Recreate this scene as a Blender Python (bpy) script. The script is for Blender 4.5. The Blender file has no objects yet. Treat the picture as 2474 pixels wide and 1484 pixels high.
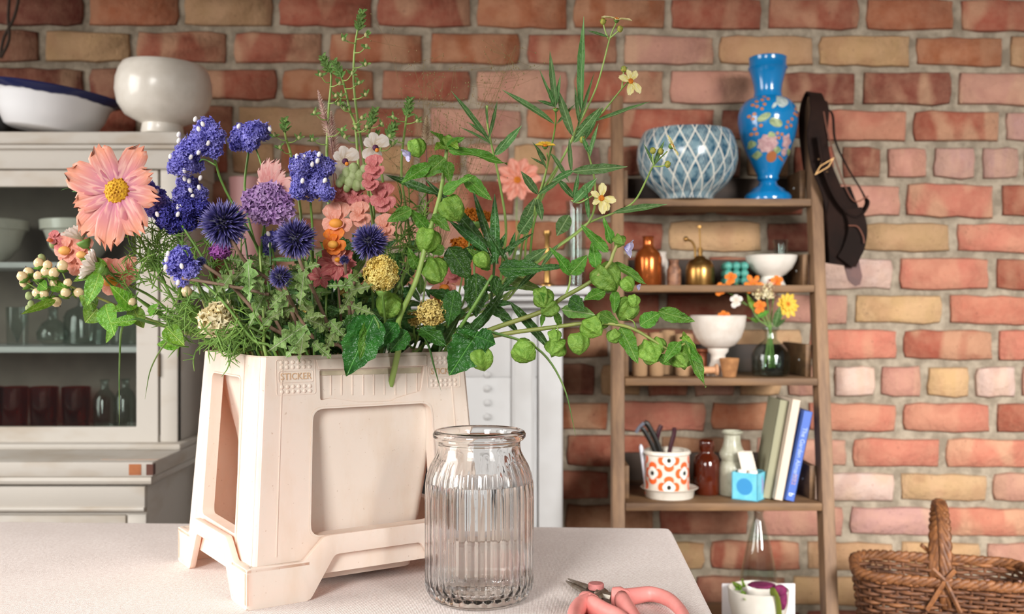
import bpy, bmesh, math, random
from mathutils import Vector, Matrix, noise
R = random.Random(7)
PI = math.pi
scene = bpy.context.scene
col = scene.collection
# ---------------------------------------------------------------- camera, light, exposure
F, CX, CY, CZ = 2500.0, 1237.0, 742.0, 1.133      # focal length in pixels, principal point, camera height
cam = bpy.data.objects.new('camera', bpy.data.cameras.new('camera')); col.objects.link(cam)
cam.location = (0, 0, CZ); cam.rotation_euler = (PI/2, 0, 0)
cam.data.sensor_width = 36.0; cam.data.lens = 36.0*F/2474.0
cam.data.clip_start = .05
cam.data.dof.use_dof = True; cam.data.dof.focus_distance = 1.36; cam.data.dof.aperture_fstop = 4.5
scene.camera = cam
scene.view_settings.view_transform = 'Standard'; scene.view_settings.look = 'None'
scene.view_settings.exposure = 0.0; scene.view_settings.gamma = 1.0
scene.view_settings.use_curve_mapping = False
scene.cycles.max_bounces = 26; scene.cycles.transmission_bounces = 26; scene.cycles.glossy_bounces = 6; scene.cycles.diffuse_bounces = 5; scene.cycles.transparent_max_bounces = 16
scene.cycles.blur_glossy = .3
world = bpy.data.worlds.new('world'); scene.world = world; world.use_nodes = True
bg = world.node_tree.nodes['Background']; bg.inputs[0].default_value = (1.0, .97, .95, 1); bg.inputs[1].default_value = .27
def area(name, loc, target, sx, sy, power, color, spread=PI):
    l = bpy.data.lights.new(name, 'AREA'); l.shape = 'RECTANGLE'; l.size = sx; l.size_y = sy
    l.energy = power; l.color = color; l.spread = spread
    o = bpy.data.objects.new(name, l); col.objects.link(o); o.location = loc
    o.rotation_euler = (Vector(target)-Vector(loc)).to_track_quat('-Z', 'Y').to_euler()
    return o
# daylight through the windows of the room: one to the left, two behind the camera
area('window_daylight_left', (-2.35, 1.0, 1.6), (-.35, 1.45, .85), 1.1, 1.3, 27, (1.0, .97, .93), math.radians(125))
area('window_daylight_rear_left', (-1.15, -1.3, 1.85), (-.2, 1.6, .62), .8, 1.1, 11.5, (1.0, .98, .95), math.radians(58))
area('window_daylight_rear_right', (1.75, -.75, 1.75), (1.15, 2.5, .40), .8, 1.1, 31, (1.0, .98, .95), math.radians(62))

# ---------------------------------------------------------------- helpers
def P(px, py, d): return Vector(((px-CX)*d/F, d, CZ-(py-CY)*d/F))
def zz(py, d): return CZ-(py-CY)*d/F
def xx(px, d): return (px-CX)*d/F
def lin(h):
    h = h.lstrip('#'); c = [int(h[i:i+2], 16)/255 for i in (0, 2, 4)]
    return tuple(x/12.92 if x <= .04045 else ((x+.055)/1.055)**2.4 for x in c)+(1.0,)
MATS = {}
def nodes_of(name):
    m = bpy.data.materials.new(name); m.use_nodes = True; MATS[name] = m
    nt = m.node_tree; return m, nt, nt.nodes['Principled BSDF'], nt.nodes.new, nt.links.new
def math_node(nt, op, a, b=None, c=None):
    n = nt.nodes.new('ShaderNodeMath'); n.operation = op
    for i, v in enumerate((a, b, c)):
        if v is None: continue
        if isinstance(v, (int, float)): n.inputs[i].default_value = v
        else: nt.links.new(v, n.inputs[i])
    return n.outputs[0]
def mixc(nt, fac, a, b, mode='MIX'):
    n = nt.nodes.new('ShaderNodeMix'); n.data_type = 'RGBA'; n.blend_type = mode
    for i, v in ((0, fac), (6, a), (7, b)):
        if isinstance(v, (int, float)): n.inputs[i].default_value = v
        elif isinstance(v, tuple): n.inputs[i].default_value = v
        else: nt.links.new(v, n.inputs[i])
    return n.outputs[2]
def ramp(nt, fac, lo, hi):
    n = nt.nodes.new('ShaderNodeMapRange'); n.clamp = True
    n.inputs[1].default_value = lo; n.inputs[2].default_value = hi
    nt.links.new(fac, n.inputs[0]); return n.outputs[0]
def noise_tex(nt, vec, scale, detail=3, rough=.55, stretch=None):
    if stretch:
        mp = nt.nodes.new('ShaderNodeMapping'); mp.inputs[3].default_value = stretch
        nt.links.new(vec, mp.inputs[0]); vec = mp.outputs[0]
    n = nt.nodes.new('ShaderNodeTexNoise'); n.inputs['Scale'].default_value = scale
    n.inputs['Detail'].default_value = detail; n.inputs['Roughness'].default_value = rough
    nt.links.new(vec, n.inputs['Vector']); return n.outputs[0]
def bump_to(nt, bsdf, height, strength, dist=.002):
    b = nt.nodes.new('ShaderNodeBump'); b.inputs['Strength'].default_value = strength
    b.inputs['Distance'].default_value = dist
    nt.links.new(height, b.inputs['Height']); nt.links.new(b.outputs[0], bsdf.inputs['Normal'])
def translucent(nt, bsdf, colr, amount):
    t = nt.nodes.new('ShaderNodeBsdfTranslucent'); mx = nt.nodes.new('ShaderNodeMixShader')
    if isinstance(colr, tuple): t.inputs[0].default_value = colr
    else: nt.links.new(colr, t.inputs[0])
    mx.inputs[0].default_value = amount
    nt.links.new(bsdf.outputs[0], mx.inputs[1]); nt.links.new(t.outputs[0], mx.inputs[2])
    nt.links.new(mx.outputs[0], nt.nodes['Material Output'].inputs[0])
def mat(name, c1, rough=.55, metal=0., c2=None, ns=10., stretch=None, lo=.4, hi=.62, bump=0., bs=None, transl=0., ovar=0., coat=0., det=3, bdist=.002):
    if name in MATS: return MATS[name]
    m, nt, b, new, link = nodes_of(name)
    b.inputs['Roughness'].default_value = rough; b.inputs['Metallic'].default_value = metal
    b.inputs['Coat Weight'].default_value = coat
    tc = new('ShaderNodeTexCoord'); oi = new('ShaderNodeObjectInfo')
    ad = new('ShaderNodeVectorMath'); ad.operation = 'ADD'; link(tc.outputs['Object'], ad.inputs[0])
    sc = math_node(nt, 'MULTIPLY', oi.outputs['Random'], 37.); link(sc, ad.inputs[1])
    vec = ad.outputs[0]; c = lin(c1)
    if c2: c = mixc(nt, ramp(nt, noise_tex(nt, vec, ns, det, .6, stretch), lo, hi), c, lin(c2))
    if ovar:
        hs = new('ShaderNodeHueSaturation')
        if isinstance(c, tuple): hs.inputs['Color'].default_value = c
        else: link(c, hs.inputs['Color'])
        link(math_node(nt, 'MULTIPLY_ADD', oi.outputs['Random'], 2*ovar, 1-ovar), hs.inputs['Value'])
        c = hs.outputs[0]
    if isinstance(c, tuple): b.inputs['Base Color'].default_value = c
    else: link(c, b.inputs['Base Color'])
    if bump: bump_to(nt, b, noise_tex(nt, vec, bs or ns*3, 3, .6, stretch), bump, bdist)
    if transl: translucent(nt, b, c, transl)
    return m
def clear_glass(name, tint='#ffffff', ior=1.46, rough=0.):
    """refracting glass"""
    m, nt, b, new, link = nodes_of(name)
    b.inputs['Base Color'].default_value = lin(tint); b.inputs['Roughness'].default_value = rough
    b.inputs['Transmission Weight'].default_value = 1.; b.inputs['IOR'].default_value = ior
    return m
def thin_glass(name, tint='#f4f8f6', ior=1.5):
    """thin sheet or thin-walled vessel: straight-through light plus Fresnel reflection"""
    m, nt, b, new, link = nodes_of(name)
    tr = new('ShaderNodeBsdfTransparent'); tr.inputs[0].default_value = lin(tint)
    gl = new('ShaderNodeBsdfGlossy'); gl.inputs['Roughness'].default_value = .02
    lw = new('ShaderNodeLayerWeight'); lw.inputs[0].default_value = .5; mx = new('ShaderNodeMixShader')
    f0 = ((ior-1)/(ior+1))**2                      # Schlick's approximation, the same from either side of the sheet
    link(math_node(nt, 'MULTIPLY_ADD', math_node(nt, 'POWER', lw.outputs['Facing'], 5.), 1-f0, f0), mx.inputs[0]); link(tr.outputs[0], mx.inputs[1]); link(gl.outputs[0], mx.inputs[2])
    link(mx.outputs[0], nt.nodes['Material Output'].inputs[0]); return m

WL = {}                       # object -> world position of its origin (no thing is rotated or scaled at its root)
def wl(o): return WL.get(o.name, Vector((0, 0, 0))) if o else Vector((0, 0, 0))
def tag(o, label=None, cat=None, group=None, kind=None):
    for k, v in (('label', label), ('category', cat), ('group', group), ('kind', kind)):
        if v: o[k] = v
    return o
def thing(name, label, cat, loc, group=None, kind=None):
    o = bpy.data.objects.new(name, None); col.objects.link(o); o.location = loc; o.empty_display_size = .02
    WL[o.name] = Vector(loc); return tag(o, label, cat, group, kind)
def inst(name, mesh, parent, M, color=None):
    o = bpy.data.objects.new(name, mesh); col.objects.link(o)
    if parent: o.parent = parent
    o.matrix_basis = Matrix.Translation(-wl(parent)) @ M
    WL[o.name] = M.to_translation()
    if color: o.color = color
    return o
class MB:
    def __init__(s): s.v = []; s.f = []
    def add(s, vs, fs, M=None):
        k = len(s.v)
        s.v += [(M @ Vector(p)) if M else Vector(p) for p in vs]
        s.f += [tuple(i+k for i in f) for f in fs]; return s
    def box(s, x0, x1, y0, y1, z0, z1, M=None):
        return s.add([(x, y, z) for z in (z0, z1) for y in (y0, y1) for x in (x0, x1)],
                     [(0, 2, 3, 1), (4, 5, 7, 6), (0, 1, 5, 4), (2, 6, 7, 3), (0, 4, 6, 2), (1, 3, 7, 5)], M)
    def hexa(s, a):            # eight corners: bottom ring of 4, top ring of 4
        return s.add(a, [(3, 2, 1, 0), (4, 5, 6, 7), (0, 1, 5, 4), (1, 2, 6, 5), (2, 3, 7, 6), (3, 0, 4, 7)])
    def lathe(s, prof, n=32, c=(0, 0, 0), M=None, rf=None, closed=False):
        vs, idx = [], []
        for j, (r, z) in enumerate(prof):
            if r < 1e-6: idx.append([len(vs)]); vs.append((c[0], c[1], c[2]+z)); continue
            ring = []
            for i in range(n):
                a = 2*PI*i/n; rr = r*(rf(a, j, z) if rf else 1)
                ring.append(len(vs)); vs.append((c[0]+rr*math.cos(a), c[1]+rr*math.sin(a), c[2]+z))
            idx.append(ring)
        fs = []; m = len(prof)
        for j in range(m if closed else m-1):
            A, B = idx[j], idx[(j+1) % m]
            for i in range(n):
                k = (i+1) % n
                if len(A) == 1 and len(B) == 1: continue
                if len(A) == 1: fs.append((A[0], B[k], B[i]))
                elif len(B) == 1: fs.append((A[i], A[k], B[0]))
                else: fs.append((A[i], A[k], B[k], B[i]))
        return s.add(vs, fs, M)
    def tube(s, pts, rad, n=6, cap=True, flat=1.0):
        pts = [Vector(p) for p in pts]; m = len(pts)
        if isinstance(rad, (int, float)): rad = [rad]*m
        vs, fs = [], []; up = None
        for i, p in enumerate(pts):
            t = (pts[min(i+1, m-1)]-pts[max(i-1, 0)])
            t = t.normalized() if t.length > 1e-9 else Vector((0, 0, 1))
            if up is None: up = Vector((0, -1, 0)) if abs(t.y) < .9 else Vector((1, 0, 0))
            u = (up-t*up.dot(t)).normalized(); w = t.cross(u); up = u
            for k in range(n):
                a = 2*PI*k/n; vs.append(p+(u*math.cos(a)*flat+w*math.sin(a))*rad[i])
        for i in range(m-1):
            for k in range(n):
                l = (k+1) % n; fs.append((i*n+k, i*n+l, (i+1)*n+l, (i+1)*n+k))
        if cap: fs.append(tuple(range(n-1, -1, -1))); fs.append(tuple((m-1)*n+k for k in range(n)))
        return s.add(vs, fs)
    def ball(s, c, r, n=10, m=6, M=None):
        if isinstance(r, (int, float)): r = (r, r, r)
        prof = [(math.sin(PI*j/m), -math.cos(PI*j/m)) for j in range(m+1)]
        prof[0] = (0, -1); prof[-1] = (0, 1)
        T = Matrix.Translation(c) @ (M or Matrix()) @ Matrix.Diagonal((r[0], r[1], r[2], 1))
        return s.lathe(prof, n, M=T)
    def prism(s, poly, fn, d0, d1, holes=()):
        """polygon (with holes) in 2D, raised between offsets d0 and d1 through fn(u, v, d) -> world"""
        bm = bmesh.new(); loops = [poly]+list(holes); es = []
        for L in loops:
            vv = [bm.verts.new((p[0], p[1], 0)) for p in L]
            es += [bm.edges.new((vv[i], vv[(i+1) % len(vv)])) for i in range(len(vv))]
        bmesh.ops.triangle_fill(bm, use_beauty=True, edges=es, normal=(0, 0, 1))
        bm.verts.index_update(); n = len(bm.verts)
        tri = [tuple(v.index for v in f.verts) for f in bm.faces]
        fl = [(v.co.x, v.co.y) for v in bm.verts]; bm.free()
        vs = [fn(a, b, d0) for a, b in fl]+[fn(a, b, d1) for a, b in fl]
        fs = [t for t in tri]+[tuple(i+n for i in reversed(t)) for t in tri]
        k = 0
        for L in loops:
            m = len(L)
            for i in range(m): j = (i+1) % m; fs.append((k+i, k+j, k+j+n, k+i+n))
            k += m
        return s.add(vs, fs)
    def mesh(s, name, m, smooth=35, bevel=0., seg=2, fix=True, origin=None):
        me = bpy.data.meshes.new(name)
        o = origin if origin is not None else Vector((0, 0, 0))
        me.from_pydata([tuple(p-o) for p in s.v], [], s.f)
        if fix or bevel:
            bm = bmesh.new(); bm.from_mesh(me)
            if fix: bmesh.ops.recalc_face_normals(bm, faces=bm.faces)
            if bevel:
                ed = [e for e in bm.edges if e.is_manifold and e.calc_face_angle(0) > .6]
                bmesh.ops.bevel(bm, geom=ed, offset=bevel, segments=seg, affect='EDGES', profile=.5, clamp_overlap=True)
            bm.to_mesh(me); bm.free()
        if smooth:
            me.polygons.foreach_set('use_smooth', [True]*len(me.polygons))
            if smooth < 180: me.set_sharp_from_angle(angle=math.radians(smooth))
        me.materials.append(m); return me
    def build(s, name, m, parent=None, smooth=35, bevel=0., seg=2, fix=True, kind=None):
        lo = [min(p[i] for p in s.v) for i in range(3)]; hi = [max(p[i] for p in s.v) for i in range(3)]
        o = Vector([(a+b)/2 for a, b in zip(lo, hi)])
        ob = inst(name, s.mesh(name, m, smooth, bevel, seg, fix, o), parent, Matrix.Translation(o))
        if kind: ob['kind'] = kind
        return ob
def bez(p0, p1, p2, n=8):
    p0, p1, p2 = Vector(p0), Vector(p1), Vector(p2)
    return [p0*(1-t)**2+p1*2*t*(1-t)+p2*t*t for t in (i/n for i in range(n+1))]
def spline(pts, k=6):
    pts = [Vector(p) for p in pts]; out = []
    for i in range(len(pts)-1):
        a, b = pts[i], pts[i+1]; pa = pts[i-1] if i else a*2-b; pb = pts[i+2] if i+2 < len(pts) else b*2-a
        for j in range(k):
            t = j/k
            out.append(.5*((2*a)+(b-pa)*t+(2*pa-5*a+4*b-pb)*t*t+(3*a-pa-3*b+pb)*t**3))
    return out+[pts[-1]]
def frame(loc, ydir, normal, s=(1, 1, 1)):
    """matrix whose Y axis runs along ydir and whose Z axis lies towards normal"""
    y = Vector(ydir).normalized(); x = y.cross(Vector(normal)); x = x.normalized() if x.length > 1e-6 else y.orthogonal().normalized()
    z = x.cross(y); M = Matrix((x*s[0], y*s[1], z*s[2])).transposed().to_4x4(); M.translation = loc; return M
def rrect(x0, x1, y0, y1, r, n=4):
    out = []
    for cx, cy, a0 in ((x1-r, y1-r, 0), (x0+r, y1-r, 90), (x0+r, y0+r, 180), (x1-r, y0+r, 270)):
        for i in range(n+1):
            a = math.radians(a0+90*i/n); out.append((cx+r*math.cos(a), cy+r*math.sin(a)))
    return out
def round_poly(pts, r, n=4):
    out = []; m = len(pts)
    for i in range(m):
        p = Vector(pts[i]); a = Vector(pts[i-1]); b = Vector(pts[(i+1) % m])
        ra = min(r, (a-p).length*.45, (b-p).length*.45)
        q0 = p+(a-p).normalized()*ra; q1 = p+(b-p).normalized()*ra
        for j in range(n+1):
            t = j/n; q = q0*(1-t)**2+p*2*t*(1-t)+q1*t*t; out.append((q.x, q.y))
    return out
def text_mesh(body, size, extrude=.0004):
    cu = bpy.data.curves.new('text', 'FONT'); cu.body = body; cu.size = size; cu.extrude = extrude
    cu.align_x = 'CENTER'; cu.align_y = 'CENTER'; cu.resolution_u = 3
    o = bpy.data.objects.new('text', cu); col.objects.link(o)
    me = bpy.data.meshes.new_from_object(o.evaluated_get(bpy.context.evaluated_depsgraph_get()))
    bpy.data.objects.remove(o); bpy.data.curves.remove(cu); return me
# ---------------------------------------------------------------- brick wall and floor
WD = 2.575
m, nt, b, new, link = nodes_of('brick')
tc = new('ShaderNodeTexCoord'); oi = new('ShaderNodeObjectInfo')
ofs = new('ShaderNodeVectorMath'); ofs.operation = 'ADD'; link(tc.outputs['Object'], ofs.inputs[0])
link(math_node(nt, 'MULTIPLY', oi.outputs['Random'], 91.), ofs.inputs[1]); V = ofs.outputs[0]
band = ramp(nt, noise_tex(nt, V, 3.1, 1, .4, (1.0, .1, .12)), .47, .56)
pale = mixc(nt, .5, oi.outputs['Color'], lin('#bf9d7c'))
dark = mixc(nt, .35, oi.outputs['Color'], lin('#7c3b2a'))
c = mixc(nt, math_node(nt, 'MULTIPLY', band, oi.outputs['Alpha']), oi.outputs['Color'], pale)
band2 = ramp(nt, noise_tex(nt, V, 2.3, 1, .4, (1.3, .1, .5)), .55, .66)
c = mixc(nt, math_node(nt, 'MULTIPLY', band2, .55), c, dark)
geo = new('ShaderNodeNewGeometry')
blot = ramp(nt, noise_tex(nt, geo.outputs['Position'], 28, 4, .65), .35, .7)
c = mixc(nt, math_node(nt, 'MULTIPLY', blot, .5), c, mixc(nt, .5, c, lin('#c79a7c')))
spk = ramp(nt, noise_tex(nt, geo.outputs['Position'], 150, 2, .6), .66, .74)
c = mixc(nt, math_node(nt, 'MULTIPLY', spk, .55), c, lin('#5a382c'))
link(c, b.inputs['Base Color']); b.inputs['Roughness'].default_value = .9
bump_to(nt, b, math_node(nt, 'ADD', noise_tex(nt, geo.outputs['Position'], 90, 5, .7), math_node(nt, 'MULTIPLY', noise_tex(nt, geo.outputs['Position'], 22, 3, .6), 1.4)), .9, .004)
mat('mortar', '#7c7060', .95, c2='#9c8f7d', ns=25, bump=.7, bs=120, bdist=.004)
wall = MB().box(-2.2, 2.2, WD+.007, WD+.15, -.05, 2.3).build('wall_back', MATS['mortar'], smooth=0)
wall['kind'] = 'structure'
def brick_mesh(asp, seed):
    r = random.Random(seed); pts = []
    nx, nz = (5, 3) if asp > 2 else (3, 3)
    def jit(): return r.uniform(-.012, .012)
    top = [(-.5+i/nx, .5) for i in range(nx)]; right = [(.5, .5-i/nz) for i in range(nz)]
    bot = [(.5-i/nx, -.5) for i in range(nx)]; left = [(-.5, -.5+i/nz) for i in range(nz)]
    out = []
    for k, (x, z) in enumerate(top+right+bot+left):
        corner = abs(x) > .49 and abs(z) > .49
        jx, jz = jit()*1.6/asp*2, jit()*3.4
        if corner: x *= 1-.035/asp*r.uniform(.4, 1.8); z *= 1-.05*r.uniform(.3, 1.6)
        out.append((x+jx, z+jz))
    n = len(out); cx, cz = .024/asp*1.4, .042
    front = [(x*(1-2*cx), 0, z*(1-2*cz)) for x, z in out]
    mid = [(x, .004, z) for x, z in out]; back = [(x, .03, z) for x, z in out]
    mb = MB(); fs = [tuple(range(n))]
    for i in range(n):
        j = (i+1) % n; fs += [(i, i+n, j+n, j), (i+n, i+2*n, j+2*n, j+n)]
    mb.add(front+mid+back, fs)
    return mb.mesh('brick', MATS['brick'], 180)
BR_S = [brick_mesh(3, i) for i in range(7)]; BR_H = [brick_mesh(1.5, 50+i) for i in range(5)]
BC = {'r': '#8d4936', 'c': '#b36c58', 'o': '#955637', 't': '#a3815c', 'p': '#ad7d6d', 'P': '#c6ab9e', 'd': '#70382a',
      'b': '#7c5035', 'm': '#a57e76', 'y': '#b49168'}
LINES = [-10, 79, 167, 259, 346, 437, 530, 617, 705, 790, 876, 967, 1051, 1136, 1218, 1302, 1388, 1472, 1560]
# head joints (pixels) and colours of the bricks between them; a digit after a colour is the strength of its pale bands
COURSES = [
 ((-22, 208, 437, 667, 905, 1145, 1379, 1616, 1848, 2084, 2314, 2545), 'd o t r5 r6 o o3 r r4 o r8'),
 ((-130, 100, 321, 556, 787, 1030, 1264, 1500, 1733, 1973, 2206, 2432, 2660), 'd y r9 r9 o6 o2 r5 p9 t t o t'),
 ((-22, 208, 440, 674, 912, 1145, 1379, 1612, 1845, 2076, 2309, 2540), 'd8 d r9 o2 r2 p r9 p d9 d9 p5'),
 ((-130, 105, 335, 569, 800, 1030, 1266, 1495, 1735, 1976, 2201, 2424, 2660), 'd r r t5 r8 p o r8 d c r9 m'),
 (tuple(2138-113*k for k in range(20, 0, -1))+(2138, 2249, 2366, 2470, 2584), 'd r o t p r t o p t r p t m r t p t r d p m m y t p'),
 ((-135, 95, 325, 555, 788, 1020, 1252, 1485, 1718, 1950, 2182, 2412, 2640), 'r o r t o r r d r p c9 r'),
 ((-15, 217, 449, 682, 914, 1146, 1378, 1610, 1848, 2075, 2306, 2540), 'r o t r p o r y d t3 c'),
 ((-135, 97, 330, 562, 792, 1020, 1248, 1477, 1706, 1936, 2166, 2398, 2630), 'o r r p o r r d r P c r'),
 ((-20, 213, 445, 676, 906, 1138, 1370, 1600, 1827, 2057, 2285, 2515), 'r o p r o t r r p y c'),
 ((-140, 92, 325, 556, 787, 1018, 1250, 1480, 1715, 1945, 2177, 2408, 2640), 'r p o r r o b r t c5 r9 c'),
 (tuple(2009-113*k for k in range(19, 0, -1))+(2009, 2122, 2235, 2350, 2465, 2580), 'r o p d t r o p r t o r p d t r p t p P p y P p'),
 ((-140, 92, 325, 556, 787, 1018, 1250, 1479, 1712, 1945, 2175, 2403, 2640), 'o r r o p r o7 c5 o c c r'),
 ((-18, 213, 443, 673, 902, 1131, 1360, 1590, 1822, 2053, 2281, 2515), 'r p o r r o r9 b p c2 c8'),
 ((-140, 92, 325, 556, 787, 1018, 1250, 1477, 1710, 1940, 2170, 2392, 2625), 'r o r p o r r d o P6 y p'),
 ((-20, 213, 445, 676, 905, 1133, 1360, 1587, 1816, 2048, 2275, 2510), 'o r r o r p b r p m5 c7'),
 ((-140, 92, 325, 556, 787, 1018, 1250, 1481, 1712, 1941, 2167, 2379, 2610), 'r o r p o r r t r9 t9 t p'),
 ((-20, 213, 445, 676, 905, 1133, 1360, 1445, 1675, 1906, 2135, 2365, 2595), 'r o p r o r d d d y3 m m'),
 ((-140, 92, 325, 556, 787, 1018, 1250, 1480, 1712, 1941, 2170, 2400, 2630), 'r o r p o d d r d d r d'),
]
SL = .006; rb = random.Random(3); k = WD/F; count = 0
def put_brick(x0, x1, y0, y1, code, mb=None):
    cx, cy = (x0+x1)/2, (y0+y1)/2; cy += (cx-2050)*SL
    w, h = (x1-x0-18+rb.uniform(-4, 4))*k, (y1-y0-16+rb.uniform(-3, 4))*k
    loc = P(cx, cy, WD+rb.uniform(-.002, .002))
    M = Matrix.Translation(loc) @ Matrix.Rotation(SL+rb.uniform(-.006, .006), 4, 'Y') @ Matrix.Diagonal((w*rb.choice((1, -1)), 1, h, 1))
    if M.determinant() < 0: M = M @ Matrix.Diagonal((-1, 1, 1, 1)) @ Matrix.Rotation(PI, 4, 'Y')
    me = rb.choice(BR_H if x1-x0 < 160 else BR_S)
    if mb is not None:
        mb.add([v.co for v in me.vertices], [tuple(p.vertices) for p in me.polygons], M); return
    c = lin(BC[code[0]]); q = rb.uniform(.9, 1.12); j = [q*rb.uniform(.97, 1.03) for _ in range(3)]
    inst('brick', me, wall, M, (c[0]*j[0], c[1]*j[1], c[2]*j[2], min(1, (int(code[1:] or 2)+2)/9)))
for i, (jx, cols) in enumerate(COURSES):
    cols = cols.split()
    for a, b_, cc in zip(jx, jx[1:], cols): put_brick(a, b_, LINES[i], LINES[i+1], cc)
ext = MB()                       # the courses beyond the picture
for i in range(-4, 24):
    inside = 0 <= i < 18
    y0, y1 = (LINES[i], LINES[i+1]) if inside else ((-10+89*i, -10+89*(i+1)) if i < 0 else (1560+86*(i-18), 1560+86*(i-17)))
    s = (i % 2)*115
    xs = [-870+s+232*j for j in range(18)]
    if inside:
        jx = COURSES[i][0]; xs = [jx[0]-232*j for j in range(3, -1, -1)]; xr = [jx[-1]+232*j for j in range(4)]
        for a, b_ in zip(xr, xr[1:]): put_brick(a, b_, y0, y1, 'r', ext)
    for a, b_ in zip(xs, xs[1:]): put_brick(a, b_, y0, y1, 'r', ext)
e = ext.build('bricks_beyond', MATS['brick'], wall, 180, fix=False, kind='stuff'); e.color = lin('#b06a50')[:3]+(.5,)
mat('floor_stone', '#8a7a6a', .8, c2='#6f6155', ns=6, bump=.3)
fl = MB().box(-2.2, 2.2, -1.6, WD+.01, -.06, 0).build('floor', MATS['floor_stone'], smooth=0); fl['kind'] = 'structure'
mat('ceiling_wood', '#8b7862', .8, c2='#75644f', ns=8, stretch=(1, .1, 1))
ce = MB().box(-2.2, 2.2, -.4, WD+.15, 2.3, 2.36).build('ceiling', MATS['ceiling_wood'], smooth=0); ce['kind'] = 'structure'  # unseen slab added to block light from above and darken the upper wall
# ---------------------------------------------------------------- table with linen cloth
TZ = .75
m, nt, b, new, link = nodes_of('linen')
tc = new('ShaderNodeTexCoord')
def weave(rot):
    mp = new('ShaderNodeMapping'); mp.inputs[2].default_value = (0, 0, rot); link(tc.outputs['Object'], mp.inputs[0])
    w = new('ShaderNodeTexWave'); w.wave_type = 'BANDS'; w.inputs['Scale'].default_value = 165.
    w.inputs['Distortion'].default_value = 2.2; w.inputs['Detail'].default_value = 2.; w.inputs['Detail Scale'].default_value = 1.6
    link(mp.outputs[0], w.inputs[0]); return w.outputs[1]
wv = math_node(nt, 'MULTIPLY', math_node(nt, 'ADD', weave(0.), weave(PI/2)), .5)
slub = noise_tex(nt, tc.outputs['Object'], 210, 2, .6)
hgt = math_node(nt, 'ADD', wv, slub)
c = mixc(nt, ramp(nt, hgt, .55, 1.35), lin('#ccb7ae'), lin('#fff6f2'))
c = mixc(nt, math_node(nt, 'MULTIPLY', ramp(nt, noise_tex(nt, tc.outputs['Object'], 7, 3, .6), .4, .65), .25), c, lin('#cdbdb5'))
link(c, b.inputs['Base Color']); b.inputs['Roughness'].default_value = .95; b.inputs['Sheen Weight'].default_value = .15
bump_to(nt, b, hgt, .5, .0012)
mat('table_wood', '#7d5a3c', .6, c2='#5f4129', ns=14, stretch=(1, .1, 1))
TA = .046                                   # the table is turned a little against the camera
def tab(u, v, z): return Vector((.275+u+TA*(v-1.796), v-TA*u, z))
tb = thing('table', 'wooden table under the greyish-pink linen cloth', 'table', (-.35, 1.4, 0))
MB().hexa([tab(-1.5, .95, TZ-.034), tab(-.01, .95, TZ-.034), tab(-.01, 1.79, TZ-.034), tab(-1.5, 1.79, TZ-.034),
           tab(-1.5, .95, TZ-.004), tab(-.01, .95, TZ-.004), tab(-.01, 1.79, TZ-.004), tab(-1.5, 1.79, TZ-.004)]).build('table_top', MATS['table_wood'], tb)
for u, v in ((-.08, 1.02), (-.08, 1.71), (-1.42, 1.02), (-1.42, 1.71)):
    p = tab(u, v, 0); MB().box(p.x-.03, p.x+.03, p.y-.03, p.y+.03, 0, TZ-.034).build('leg', MATS['table_wood'], tb, bevel=.004)
# cloth: top sheet with a rounded corner, hanging over the edge
def cloth_loop(inset, r, n=6):
    x0, x1, y0, y1 = -1.51+inset, 0-inset, .94+inset, 1.80-inset
    return rrect(x0, x1, y0, y1, max(r-inset, .004), n)
mb = MB(); rings = []
def wob(i, amp): return amp*(math.sin(i*1.7)+.6*math.sin(i*.61+1))
for k_, (ins, z, amp) in enumerate(((.012, 0, 0), (.004, -.0015, 0), (-.001, -.007, 0), (-.004, -.04, .0), (-.007, -.12, .005), (-.009, -.22, .011))):
    lp = cloth_loop(.012, .022); lp2 = []
    for a, (p, q) in enumerate(lp):       # resample straight runs
        e_, f_ = lp[(a+1) % len(lp)]; steps = max(1, int(math.hypot(e_-p, f_-q)/.05))
        lp2 += [(p+(e_-p)*t/steps, q+(f_-q)*t/steps) for t in range(steps)]
    cx_, cy_ = -.755, 1.37; ring = []
    for i, (p, q) in enumerate(lp2):
        dx = 1 if p > -.05 else (-1 if p < -1.46 else 0); dy = 1 if q > 1.76 else (-1 if q < .98 else 0)
        o_ = .012-ins+wob(i, amp); ring.append((p+dx*o_, q+dy*o_))
    rings.append([tab(p, q, TZ+z) for p, q in ring])
n = len(rings[0]); vs = [p for r in rings for p in r]; fs = [tuple(range(n))]
for j in range(len(rings)-1):
    for i in range(n): l = (i+1) % n; fs.append((j*n+i, j*n+l, (j+1)*n+l, (j+1)*n+i))
o = mb.add(vs, fs).build('tablecloth', MATS['linen'], smooth=60, fix=True)
tag(o, 'greyish-pink linen cloth spread over the table', 'tablecloth')

# ---------------------------------------------------------------- white display cabinet
mat('white_paint', '#c4beb5', .6, c2='#b0a290', ns=5, stretch=(1, 1, 2.5), lo=.5, hi=.75, bump=.15, bs=40)
mat('white_paint_cool', '#c8c8c8', .55, c2='#bfbebd', ns=6, bump=.08, bs=40)
mat('bare_wood', '#a8653a', .7, c2='#8a4f2c', ns=20)
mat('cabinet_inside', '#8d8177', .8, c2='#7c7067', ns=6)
thin_glass('pane_glass', '#eef2f0', 1.35)
CXR, CF, CB = -.7366, 2.28, 2.55
cab = thing('display_cabinet', 'white painted display cabinet with glazed door and worn edges', 'cabinet', (-1.2, 2.35, 0))
W = MATS['white_paint']
XL = -1.72
def bxp(name, a, m=W, bevel=.003, par=cab): return MB().box(*a).build(name, m, par, bevel=bevel)
cor = MB(); cor.box(XL-.02, CXR+.016, CF-.03, CB, 1.490, 1.515)
bxp('cornice', (XL-.02, CXR+.016, CF-.03, CB, 1.488, 1.515), bevel=.005)
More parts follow.
